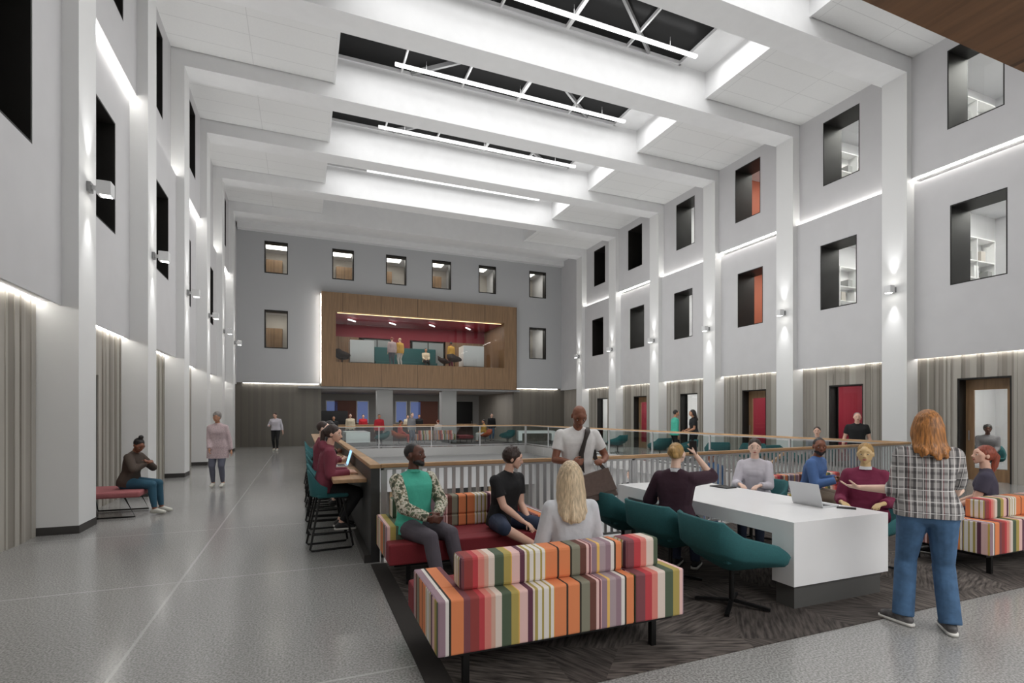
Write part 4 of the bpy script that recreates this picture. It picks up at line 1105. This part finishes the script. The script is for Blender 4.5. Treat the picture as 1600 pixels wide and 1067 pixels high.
        if hstyle == 'long':
            Lh = lowered; tz = -.02-Lh
            for j in range(34):
                t = PI+PI*(j+.5)/34 if True else 0; t = PI*.92+PI*1.16*(j/33)
                cx, cy = math.cos(t), math.sin(t)
                a0 = V(cx*.07, cy*.085-.02, .07); a1 = V(cx*.092, cy*.108-.018, -.01+rnd.uniform(-.01, .01)); a2 = V(cx*(.098+rnd.uniform(-.006, .012)), cy*.115-.03, -.13)
                a3 = V(cx*(.1+rnd.uniform(-.012, .012)), cy*.08-.10+rnd.uniform(-.01, .01), min(-.17, tz*(.8+.2*abs(cy))+rnd.uniform(-.03, .03)))
                a4 = V(cx*.085*(.75 if Lh > .3 else 1.05), cy*.04-.125, min(-.18, tz+.1*abs(cx)+rnd.uniform(-.02, .02)))
                rr = .0165*hs
                hb.hull((hp(*a0), rr), (hp(*a1), rr)); hb.hull((hp(*a1), rr), (hp(*a2), rr)); hb.hull((hp(*a2), rr), (hp(*a3), rr*.9)); hb.hull((hp(*a3), rr*.9), (hp(*a4), rr*.5))
            hb.hull((hp(-.05, -.06, .0), .05*hs), (hp(.05, -.06, .0), .05*hs), (hp(-.05, -.085, -.14), .045*hs), (hp(.05, -.085, -.14), .045*hs))
        cuts = []
        if hstyle != 'beanie':
            # keep the face clear: plane tilted back from the hairline
            if hstyle == 'long': fz, fy = .0, .052
            ax = M @ V(0, 1, -.68)
            co = hp(0, .041 if hstyle != 'mop' else .056, 0)
        hobj = None
        bmh = hb
        ho = bmh.make('hair', HAIR[hk], body, max(vox, .008) if det == 1 else vox, 2 if hstyle in ('mop', 'curly') else 3, cuts=[(co, ax)] if cuts == [] else cuts)
    if beard:
        hb = Blob(); hb.hull((hp(-.05, .03, -.05), .03*hs), (hp(.05, .03, -.05), .03*hs), (hp(0, .078, -.09), .024*hs), (hp(0, .05, -.06), .045*hs)); hb.make('beard', HAIR[beard], body, vox, 2, cuts=[(hp(0, 0, -.058), M @ V(0, -.25, 1))])
    # ---- top
    kind, tm, sl = top
    if kind:
        tb = Blob(); e = (.016 if kind in ('tee', 'blouse', 'vest') else .022)*max(1, .8)
        if kind == 'coat': e = .035
        trunk(tb, e)
        hem = {'tee': -.09, 'blouse': -.07, 'shirt': -.13, 'hoodie': -.1, 'vest': -.14, 'coat': -.26, 'tucked': -.0, 'cardigan': -.1}.get(kind, -.08)
        if sit is not None: hem = max(hem, -.06)
        elif kind == 'shirt' and female: hem = -.04
        if hem < -.05: tb.hull((sp(.0, -.095), .106*s+e), (sp(.0, .095), .106*s+e), (sp(hem-.14, -.1, .035 if hem < -.2 else 0), .108*s+e), (sp(hem-.14, .1, .035 if hem < -.2 else 0), .108*s+e))
        tb.hull((sp(.5, 0, -.01), .058*s), (NB-up*.01, .05*s+e*.6))
        if kind == 'hoodie': tb.hull((sp(.5, -.07, -.08), .05*s), (sp(.5, .07, -.08), .05*s), (sp(.54, 0, -.09), .055*s))
        for i in (0, 1):
            target = tb
            sg_ = -1 if i == 0 else 1
            tb.hull((sp(.435, sg_*shw*.86), .058*s+e*.8), (SH[i], .054*s+.012), (sp(.36, sg_*.085*fr), .09*s*fr+e))
            if sleeves is not None: target = sb = Blob()
            ea = .014 if kind in ('tee', 'blouse', 'tucked') else .02
            if sl == 'short': q = SH[i].lerp(EL[i], .62); target._hull(sphere_pts(SH[i], .056*s+ea)+disc_pts(q, .052*s+ea, EL[i]-SH[i]))
            elif sl == 'elbow':
                q = EL[i].lerp(WR[i], .28); target.hull((SH[i], .056*s+ea), (EL[i], .047*s+ea)); target._hull(sphere_pts(EL[i], .045*s+ea)+disc_pts(q, .042*s+ea, WR[i]-EL[i]))
            elif sl == 'long':
                q = EL[i].lerp(WR[i], .97); target.hull((SH[i], .056*s+ea), (EL[i], .044*s+ea)); target._hull(sphere_pts(EL[i], .044*s+ea)+disc_pts(q, .028*s+ea, WR[i]-EL[i]))
            if sleeves is not None: sb.make('sleeve', sleeves, body, vox*1.2, 3)
        tb.make('jumper' if kind in ('hoodie',) else 'shirt', tm, body, vox*1.25, 4, cuts=[(sp(hem), -up)])
        if topmat2 is not None:
            cb = Blob(); cb._hull(disc_pts(NB-up*.012*s, .066*s+e*.5, up)+disc_pts(NB+up*.025*s, .056*s, up)); cb.make('collar', topmat2, body, vox, 1)
    # ---- bottom
    bk, bm_ = bottom
    if bk:
        pb = Blob(); e = .012
        w = .098 if female else .09; hipr = (.112 if female else .102)*s+e
        pb.hull((sp(0, -w), hipr), (sp(0, w), hipr), (sp(.1, -.07), .09*s+e), (sp(.1, .07), .09*s+e))
        for i in (0, 1):
            pb.hull((HP[i], .1*s+e), (KN[i], .062*s+e))
            if bk == 'trousers':
                q = KN[i].lerp(AN[i], 1.02); pb._hull(sphere_pts(KN[i], .06*s+e)+sphere_pts(KN[i].lerp(AN[i], .35)+V(0, -.01, 0), .056*s+e)+disc_pts(q, .052*s, AN[i]-KN[i]))
            elif bk == 'straight':
                q = KN[i].lerp(AN[i], 1.04); pb._hull(sphere_pts(KN[i], .066*s+e)+sphere_pts(KN[i].lerp(AN[i], .35)+V(0, -.01, 0), .06*s+e)+disc_pts(q, .076*s, AN[i]-KN[i]))
            elif bk == 'slim':
                q = KN[i].lerp(AN[i], .93); pb._hull(sphere_pts(KN[i], .058*s+e*.6)+sphere_pts(KN[i].lerp(AN[i], .35)+V(0, -.01, 0), .052*s+e)+disc_pts(q, .042*s, AN[i]-KN[i]))
            elif bk == 'shorts':
                pass
        cuts = []
        pb.make('trousers' if bk != 'shorts' else 'shorts', bm_, body, vox*1.25, 3)
    # ---- shoes
    if shoes is not None:
        for i in (0, 1):
            fd = Matrix.Rotation(footdir[i], 3, 'Z') @ V(0, 1, 0); A = AN[i]; side = fd.cross(V(0, 0, 1))
            g = A.z-.085*s
            sbb = Blob(); z0 = V(A.x, A.y, g)
            sbb.hull((z0-fd*.045*s+V(0, 0, .045*s), .036*s), (z0+V(0, 0, .075*s), .04*s), (z0+fd*.09*s+V(0, 0, .045*s), .036*s), (z0+fd*.155*s+V(0, 0, .035*s)+side*.012*s, .029*s), (z0+fd*.155*s+V(0, 0, .035*s)-side*.012*s, .029*s))
            so = sbb.make('shoe', shoes, body, vox, 2, cuts=[(z0+V(0, 0, .014*s), V(0, 0, -1))])
            if det == 1:
                q = Blob(); pp = []
                for (oy, ox, r_) in ((-.05, 0, .038), (.08, 0, .042), (.16, .008, .034), (.16, -.008, .034)):
                    c = z0+fd*oy*s+side*ox*s; pp += disc_pts(c+V(0, 0, .001), r_*s, (0, 0, 1))+disc_pts(c+V(0, 0, .022*s), r_*s, (0, 0, 1))
                q._hull(pp); q.make('sole', SHOEW, so, 0, 0, noremesh=True)
    J = dict(P=P, SH=SH, EL=EL, WR=WR, KN=KN, AN=AN, HC=HC, NB=NB, M=M, HT=HT, sp=sp, hp=hp)
    return body, J

def to_world(body, p):
    return Matrix.Translation(body.location) @ body.rotation_euler.to_matrix().to_4x4() @ Vector(p)
def dirz(x, y): return math.atan2(-x, y)
CBLACK = cloth('black', (26, 26, 28)); CWHITE = cloth('white', (226, 224, 222)); CGREY = cloth('grey', (128, 126, 130)); CBURG = cloth('burgundy', (118, 34, 66)); CPLUM = cloth('plum_jumper', (52, 26, 40))
CTEALV = cloth('teal_green_vest', (74, 178, 154)); CCHAR = cloth('charcoal_trousers', (84, 78, 86)); CBLUE = cloth('blue_shirt', (80, 112, 164)); CKHAKI = cloth('khaki', (140, 126, 110)); CHOOD = cloth('raspberry_hoodie', (124, 54, 70))
CPGREY = cloth('pale_grey_top', (206, 208, 212)); CLIL = cloth('lilac_white_blouse', (206, 202, 210)); CBROWN = cloth('brown_jacket', (70, 58, 50)); CTEALJ = cloth('teal_jeans', (44, 84, 104)); CPINKP = cloth('pink_pattern_tunic', (190, 170, 172), noise=.2, nscale=50)
CSLATE = cloth('slate_tee', (66, 62, 78)); CGREYJ = cloth('grey_jeans', (96, 98, 112)); SH_BLK = mat('shoe_black', (30, 30, 32), .5); SH_WHT = mat('shoe_white', (200, 198, 188), .6); SH_BW = mat('shoe_black_white', (90, 88, 88), .6, noise=.7, nscale=16)
Z0 = .008
# 1 man in the teal vest on the second sofa
person((1.06, 5.24, Z0), dirz(.36, -.93), 'man in a teal-green vest with patterned sleeves sitting on the striped sofa', sit=.42, s=1.02, lean=-.06, skin='dark', hair=('black', 'crop'), beard='black', head=(.45, -.05),
       hands=[V(-.055, .31, .66), V(.055, .33, .65)], poles=[V(-1, -.3, -.4), V(1, -.3, -.4)], handdir=[V(.75, .55, -.2), V(-.75, .55, -.2)], palm=[V(.6, -.7, -.1), V(-.6, -.7, -.1)], curl=.75,
       top=('vest', CTEALV, 'long'), sleeves=CAMO, bottom=('trousers', CCHAR), shoes=SH_BLK, feet=[V(-.13, .60, .085), V(.13, .62, .085)], topmat2=CTEALV)
# 2 young man in the dark tee
person((2.02, 5.26, Z0), dirz(.42, -.9), 'young man in a black T-shirt and denim shorts sitting on the striped sofa', sit=.42, s=.96, lean=.16, skin='light', hair=('brown', 'mop'), head=(.75, .1),
       hands=[V(-.1, .30, .52), V(.08, .36, .55)], handdir=[V(.3, .7, -.5), V(-.3, .8, -.4)], palm=[V(0, 0, -1), V(0, 0, -1)], top=('tee', CBLACK, 'short'), bottom=('shorts', DDENIM), shoes=mat('shoe_tan', (176, 138, 110), .6),
       feet=[V(-.1, .5, .085), V(.02, .52, .30)], kneepole=[V(-.2, .3, 1), V(1, .6, .3)], footdir=(0, 1.2))
# 3 blonde woman on the foreground sofa
person((1.86, 3.42, Z0), -.22, 'woman with long blonde hair and a pale grey top on the foreground sofa', sit=.42, s=.95, lean=.02, female=True, skin='fair', hair=('blonde', 'long'), lowered=.3,
       hands=[V(-.2, .22, .56), V(.18, .25, .56)], top=('blouse', CPGREY, 'long'), bottom=('trousers', DENIM), shoes=SH_WHT, head=(-.1, 0))
# 4 standing man with the bag
bm4, J4 = person((2.92, 5.22, Z0), dirz(-.35, -.93), 'bald man in a white T-shirt standing with a brown messenger bag', s=1.01, skin='brown', hair=('none', ''), head=(.1, .55), lean=.02,
       hands=[V(-.26, .22, 1.13), V(.10, .27, 1.12)], poles=[V(-.6, -1, -.5), V(.9, -.8, -.5)], handdir=[V(.5, .7, .1), V(-.9, .25, .1)], palm=[V(.5, 0, -.8), V(.2, -.9, -.2)], curl=.9,
       top=('tee', CWHITE, 'short'), bottom=('slim', CBLACK), shoes=SH_BLK, feet=[V(-.12, .04, .085), V(.13, -.03, .085)])
BAGM = mat('brown_bag_canvas', (112, 94, 86), .7, noise=.12, nscale=30); STRAPM = mat('dark_strap', (52, 44, 40), .7)
e = empty('messenger_bag', (0, 0, 0), 0, 'brown messenger bag hanging on the hip of the bald man', 'bag')
e.location = bm4.location; e.rotation_euler = bm4.rotation_euler
# his left hip is local -x when he faces the camera's right; the bag hangs at the picture's right
sx = -1
def bagpart(mb_, name, par, bev): return mb_.build(name, par, bev)
mb = MB(); 
c0 = V(sx*.2, .17, .86)
def bagbox(mb, w_, h_, d0, d1, mt, z_top=.15, skew=.0):
    # w along y', thickness along x
    pts = [(-w_/2, -h_), (w_/2, -h_+.02), (w_/2-.02, z_top), (-w_/2+.02, z_top)]
    rr_ = Matrix.Rotation(.32, 3, 'Y')
    A = [c0+rr_ @ V(y, d0, z) for y, z in pts]; B = [c0+rr_ @ V(y, d1, z) for y, z in pts]
    mb.face(A, mt); mb.face(list(reversed(B)), mt)
    for i in range(4): mb.face([A[i], B[i], B[(i+1) % 4], A[(i+1) % 4]], mt)
bagbox(mb, .36, .17, -.04, .05, BAGM); mb.build('pouch', e, .012)
mb = MB(); bagbox(mb, .37, .10, .05, .062, BAGM, .155); mb.build('flap', e, .005)
sp4 = J4['sp']
mb = MB(); mb.tube([c0+V(sx*.14, .0, .1), sp4(.18, sx*.21, -.04), sp4(.40, sx*.19, -.13), sp4(.515, sx*.12, -.08), sp4(.53, sx*.11, 0), sp4(.49, sx*.10, .10), sp4(.40, sx*.06, .165), sp4(.25, sx*.02, .155), sp4(.12, sx*.02, .165), c0+V(sx*-.15, .0, .14)], 0, STRAPM, n=8, flat=(.045, .008)); mb.build('strap', e, smooth=True)
# 5 woman in plum jumper taking a photo
b5, J5 = person((3.48, 4.22, Z0), dirz(.8, .6), 'woman in a plum jumper holding up a phone at the white table', sit=.46, s=.98, female=True, skin='fair', hair=('straw', 'bun'), lean=.03, head=(-.1, 0),
       hands=[V(-.18, .3, .78), V(.16, .22, 1.22)], poles=[V(-.6, -.6, -.6), V(1.0, .1, -1.6)], handdir=[V(.2, .9, 0), V(-.35, .2, 1)], palm=[V(0, 0, -1), V(-1, .2, 0)], curl=.6, top=('shirt', CPLUM, 'elbow'), bottom=('trousers', DDENIM), shoes=SH_BLK, topmat2=CPGREY)
p = to_world(b5, J5['WR'][1]+V(-.03, -.012, .055)); o = small_box('mobile_phone', p, b5.rotation_euler.z, (.075, .012, .14), DARKG, 'black phone held up by the woman in the plum jumper', 'phone')
o.location = p-Vector((0, 0, .04))
# 6 woman in white blouse
person((5.52, 5.12, Z0), dirz(-.8, -.6), 'smiling dark-haired woman in a white blouse seated behind the white table', sit=.46, s=.95, female=True, skin='fair', hair=('brown', 'pony'), lean=.05, head=(.12, 0), hands=[V(-.1, .36, .76), V(.14, .36, .76)], handdir=[V(.5, .8, -.1), V(-.5, .8, -.1)], palm=[V(0, 0, -1), V(0, 0, -1)],
       top=('blouse', CLIL, 'long'), bottom=('trousers', DDENIM), shoes=SH_BLK)
# 7 bearded man in blue
person((6.72, 5.28, Z0), dirz(.25, -.97), 'bearded man in a blue shirt sitting behind the white table', sit=.42, s=1.0, skin='brown', hair=('black', 'crop'), beard='black', lean=.22, head=(-1.0, 0), hands=[V(.03, .36, .78), V(.16, .42, .76)], twist=.1,
       handdir=[V(.4, .8, .1), V(-.2, .9, .1)], palm=[V(.5, 0, -.8), V(-.5, 0, .8)], top=('shirt', CBLUE, 'long'), bottom=('trousers', CKHAKI), shoes=SH_BLK, feet=[V(-.12, .5, .085), V(.2, .52, .085)])
# 8 burgundy cardigan
person((5.62, 3.74, Z0), dirz(-.86, -.5), 'woman in a burgundy cardigan with swept-back straw hair seated behind the silver laptop', sit=.46, s=.96, female=True, skin='gold', hair=('straw', 'short'), lean=.02, head=(-.03, 0), hands=[V(-.17, .27, .74), V(.2, .27, .72)],
       poles=[V(-.4, -.8, -1), V(.4, -.8, -1)], handdir=[V(.5, .8, -.1), V(-.5, .8, -.1)], palm=[V(0, 0, -1), V(0, 0, -1)], top=('cardigan', CBURG, 'long'), bottom=('trousers', CBLACK), shoes=SH_BLK, topmat2=CPGREY)
# 9 plaid shirt woman
person((4.47, 2.50, 0), dirz(.78, .62), 'woman with copper hair in a plaid shirt and blue jeans, back turned', s=.955, female=True, skin='fair', hair=('copper', 'long'), lowered=.2, lean=.0, head=(.25, -.05), world=True,
       hands=[V(4.27, 2.88, 1.05), V(4.93, 2.55, 1.0)], poles=[V(-.2, .3, -1), V(.3, -.6, -1)], handdir=[V(-.6, .75, .1), V(.9, .4, -.1)], palm=[V(.3, .2, .9), V(-.4, .1, .9)], curl=.35,
       top=('shirt', PLAID, 'elbow'), bottom=('straight', DENIM), shoes=SH_BW, feet=[V(-.15, .03, .085), V(.13, -.02, .085)], footdir=(.85, .1))
# 10 auburn woman on the right sofa
person((7.2, 3.42, Z0), dirz(-.45, .89), 'auburn-haired woman in a slate T-shirt on the sofa at the right edge', sit=.42, s=.95, female=True, skin='light', hair=('red', 'pony'), lean=.04, head=(.5, -.15), top=('tee', CSLATE, 'short'), bottom=('trousers', DDENIM), shoes=SH_BLK)
# bar stool sitters
person((.25, 6.9, 0), -PI/2, 'woman in a raspberry hoodie seated on the nearest bar stool', sit=.66, s=.95, female=True, skin='light', hair=('brown', 'pony'), lean=.14, head=(-.35, .05), hands=[V(-.12, .3, .93), V(.12, .3, .93)], handdir=[V(.3, .9, -.1), V(-.3, .9, -.1)], palm=[V(0, 0, -1), V(0, 0, -1)],
       top=('hoodie', CHOOD, 'long'), bottom=('slim', CBLACK), shoes=SH_BLK, feet=[V(-.1, .2, .30), V(.1, .2, .30)], det=1)
person((.26, 8.72, 0), -PI/2, 'pale dark-haired person behind the hooded woman at the counter', sit=.66, s=.97, skin='fair', hair=('brown', 'short'), lean=.05, head=(-.3, 0), top=('shirt', CHOOD, 'long'), bottom=('slim', CBLACK), shoes=SH_BLK, feet=[V(-.1, .2, .3), V(.1, .2, .3)], hands=[V(-.12, .32, .94), V(.12, .32, .94)], det=2)
person((.28, 10.56, 0), -PI/2, 'dark-haired person in black leaning over the counter, third from the near end', sit=.66, s=.97, skin='brown', hair=('black', 'curly'), lean=.3, head=(.1, .1), top=('shirt', CBLACK, 'long'), bottom=('slim', CBLACK), shoes=SH_BLK, feet=[V(-.1, .2, .3), V(.1, .2, .3)], hands=[V(-.12, .34, .94), V(.12, .34, .94)], det=2)
# left walkway
person((-2.68, 10.42, 0), dirz(.96, -.28), 'woman in a brown jacket and teal jeans sitting on the pink daybed', sit=.43, s=.95, female=True, skin='brown', hair=('black', 'topknot'), lean=.2, head=(-.5, .5), hands=[V(.0, .28, .86), V(.06, .3, .84)], poles=[V(-1, 0, -.6), V(1, 0, -.6)],
       handdir=[V(.7, .4, .3), V(-.7, .4, .3)], top=('shirt', CBROWN, 'long'), bottom=('slim', CTEALJ), shoes=SH_WHT, det=2)
person((-1.78, 13.5, 0), PI-.15, 'woman in a grey cap and pale pink tunic standing on the left walkway', s=.97, female=True, skin='tan', hair=('grey', 'curly'), hands=[V(-.28, .02, .83), V(.12, .2, .88)], top=('coat', CPINKP, 'long'), bottom=('slim', CGREYJ), shoes=SH_WHT, det=2, head=(0, .1))
person((-1.12, 26.1, 0), PI-.2, 'man in a pale shirt and black trousers far down the left walkway', s=1.0, skin='light', hair=('brown', 'short'), lean=.06, hands=[V(-.3, -.05, .84), V(.24, .22, 1.15)], top=('tucked', CLIL, 'long'), bottom=('slim', CBLACK), shoes=SH_WHT, det=2, head=(-.2, .3), feet=[V(-.1, .12, .085), V(.1, -.1, .085)])
# right corridor
person((12.75, 15.5, 0), dirz(.9, -.3), 'person in a green top facing a companion on the right corridor', s=1.04, skin='tan', hair=('black', 'short'), top=('tee', CTEALV, 'long'), bottom=('slim', CBLACK), shoes=SH_BLK, det=2)
person((13.0, 14.75, 0), dirz(-.8, .3), 'dark-haired person in black talking to the person in green', s=1.04, female=True, skin='tan', hair=('black', 'long'), hands=[V(-.1, .3, 1.05), V(.12, .3, 1.08)], top=('shirt', CBLACK, 'short'), bottom=('slim', CBLACK), shoes=SH_BLK, det=2, lowered=.2)
person((12.6, 8.6, 0), dirz(-.8, -.7), 'man in a black T-shirt standing on the right corridor behind the railing', s=.97, skin='light', hair=('grey', 'crop'), top=('tee', CBLACK, 'short'), bottom=('slim', DENIM), shoes=SH_BLK, det=2, hands=[V(-.3, .0, .84), V(.3, .0, .84)])
person((12.2, 9.35, 0), PI/2+.6, 'man in a grey shirt seated on the right corridor behind the railing', sit=.46, s=.97, skin='light', hair=('brown', 'short'), top=('shirt', CGREY, 'long'), bottom=('slim', DDENIM), shoes=SH_BLK, det=2)
person((XO+1.2, 8.3, 0), PI/2+.5, 'dim figure seated behind the glass of the nearest right-hand door', sit=.46, s=1.0, skin='dark', hair=('black', 'curly'), top=('shirt', CGREY, 'long'), bottom=('slim', CBLACK), shoes=SH_BLK, det=2)
chair(XO+1.2, 8.3, PI/2+.5, 'chair under the dim figure behind the nearest right-hand door', 0)
# people on the stairs
person((6.0, 8.0, -2.2), PI, 'dark-haired person on the stair landing seen between the balusters', s=.97, skin='light', hair=('brown', 'short'), top=('shirt', CBLACK, 'long'), bottom=('slim', CBLACK), shoes=SH_BLK, det=2) if False else None
person((7.6, 8.1, -.75), dirz(-1, -.2), 'person in a blue top climbing the stairs behind the baluster railing', s=.97, skin='brown', hair=('black', 'short'), top=('shirt', cloth('mid_blue', (58, 92, 130)), 'long'), bottom=('slim', DDENIM), shoes=SH_BLK, det=2)
person((5.72, 8.1, -1.05), dirz(-.9, -.4), 'dark-haired head and shoulders low on the stairs beyond the railing', s=.97, skin='light', hair=('brown', 'short'), top=('shirt', CBLACK, 'long'), bottom=('slim', CBLACK), shoes=SH_BLK, det=2)
# far lounge
CCOR = cloth('coral', (214, 84, 70)); CCREAM = cloth('cream', (220, 206, 180)); CYEL = cloth('mustard', (204, 160, 70)); CRED = cloth('red', (186, 40, 52))
far = [((4.95, 28.6, Z0), -PI/2, .44, CCOR, CCOR, 'brown', 'tan', 'person in coral seated on the orange chair in the far lounge', 1.0),
       ((5.35, 27.4, Z0), dirz(.5, -.8), None, CGREY, CGREYJ, 'grey', 'light', 'person in grey standing before the far column', 1.0),
       ((7.35, 29.55, Z0), PI*.1, .44, CWHITE, CWHITE, 'red', 'light', 'person in white seated on the far striped sofa', 1.0),
       ((10.05, 29.2, Z0), PI/2, .44, CYEL, CWHITE, 'black', 'tan', 'person in mustard and white seated on the far right orange chair', 1.0),
       ((11.0, 30.6, Z0), PI, None, CBLACK, DENIM, 'brown', 'light', 'person in black standing at the right of the far lounge', .98),
       ((3.85, 28.6, Z0), PI, None, CRED, CBLACK, 'black', 'tan', 'person in red standing beside the far left white table', .95),
       ((2.6, 31.5, 0), PI, None, CCREAM, CBLACK, 'brown', 'light', 'person in cream standing behind the far left white table', .97),
       ((1.7, 31.9, 0), PI, .66, CBLACK, CBLACK, 'black', 'tan', 'person in black seated at the left end of the far bar table', 1.0),
       ((4.9, 33.4, 0), PI, None, CBLACK, CBLACK, 'black', 'dark', 'person in black standing behind the far bar table, left of the first column', .97),
       ((6.3, 33.5, 0), PI, None, CCREAM, CBLACK, 'black', 'light', 'person in cream behind the far bar table, between the columns at left', .93),
       ((7.0, 33.3, 0), PI, None, CBLACK, CBLACK, 'black', 'tan', 'person in black behind the far bar table, between the columns', .95),
       ((9.3, 33.6, 0), PI, None, CYEL, CBLACK, 'black', 'tan', 'person in mustard standing at the back right of the far lounge', .97),
       ((3.5, 33.2, 0), PI, None, CRED, CBLACK, 'brown', 'light', 'person in red behind the far bar table at left', .95)]
for loc, rz, st, tc_, bc, hk, sk, lab, s_ in far:
    person(loc, rz, lab, sit=st, s=s_, skin=sk, hair=(hk, 'short'), top=('shirt', tc_, 'long'), bottom=('slim', bc), shoes=SH_BLK, det=3)
# walnut box
for loc, rz, st, tc_, bc, hk, sk, lab in [((4.85, BY+1.5, IZ0), .2, None, CPINKP, CGREYJ, 'red', 'light', 'person in pale pink standing in the walnut box'), ((5.35, BY+1.7, IZ0), .5, None, CYEL, CWHITE, 'blonde', 'light', 'person in mustard and white standing in the walnut box'),
        ((7.15, YF+2.6, IZ0), PI, .45, CCREAM, CBLACK, 'black', 'tan', 'person in cream seated on the teal banquette'), ((8.45-.4+.5, YF+1.7, IZ0), .4, None, CYEL, CBURG, 'black', 'brown', 'person in a mustard top standing at the right of the walnut box')]:
    person(loc, rz, lab, sit=st, s=.97, skin=sk, hair=(hk, 'short'), top=('shirt', tc_, 'long'), bottom=('slim', bc), shoes=SH_BLK, det=3)
print('people done')
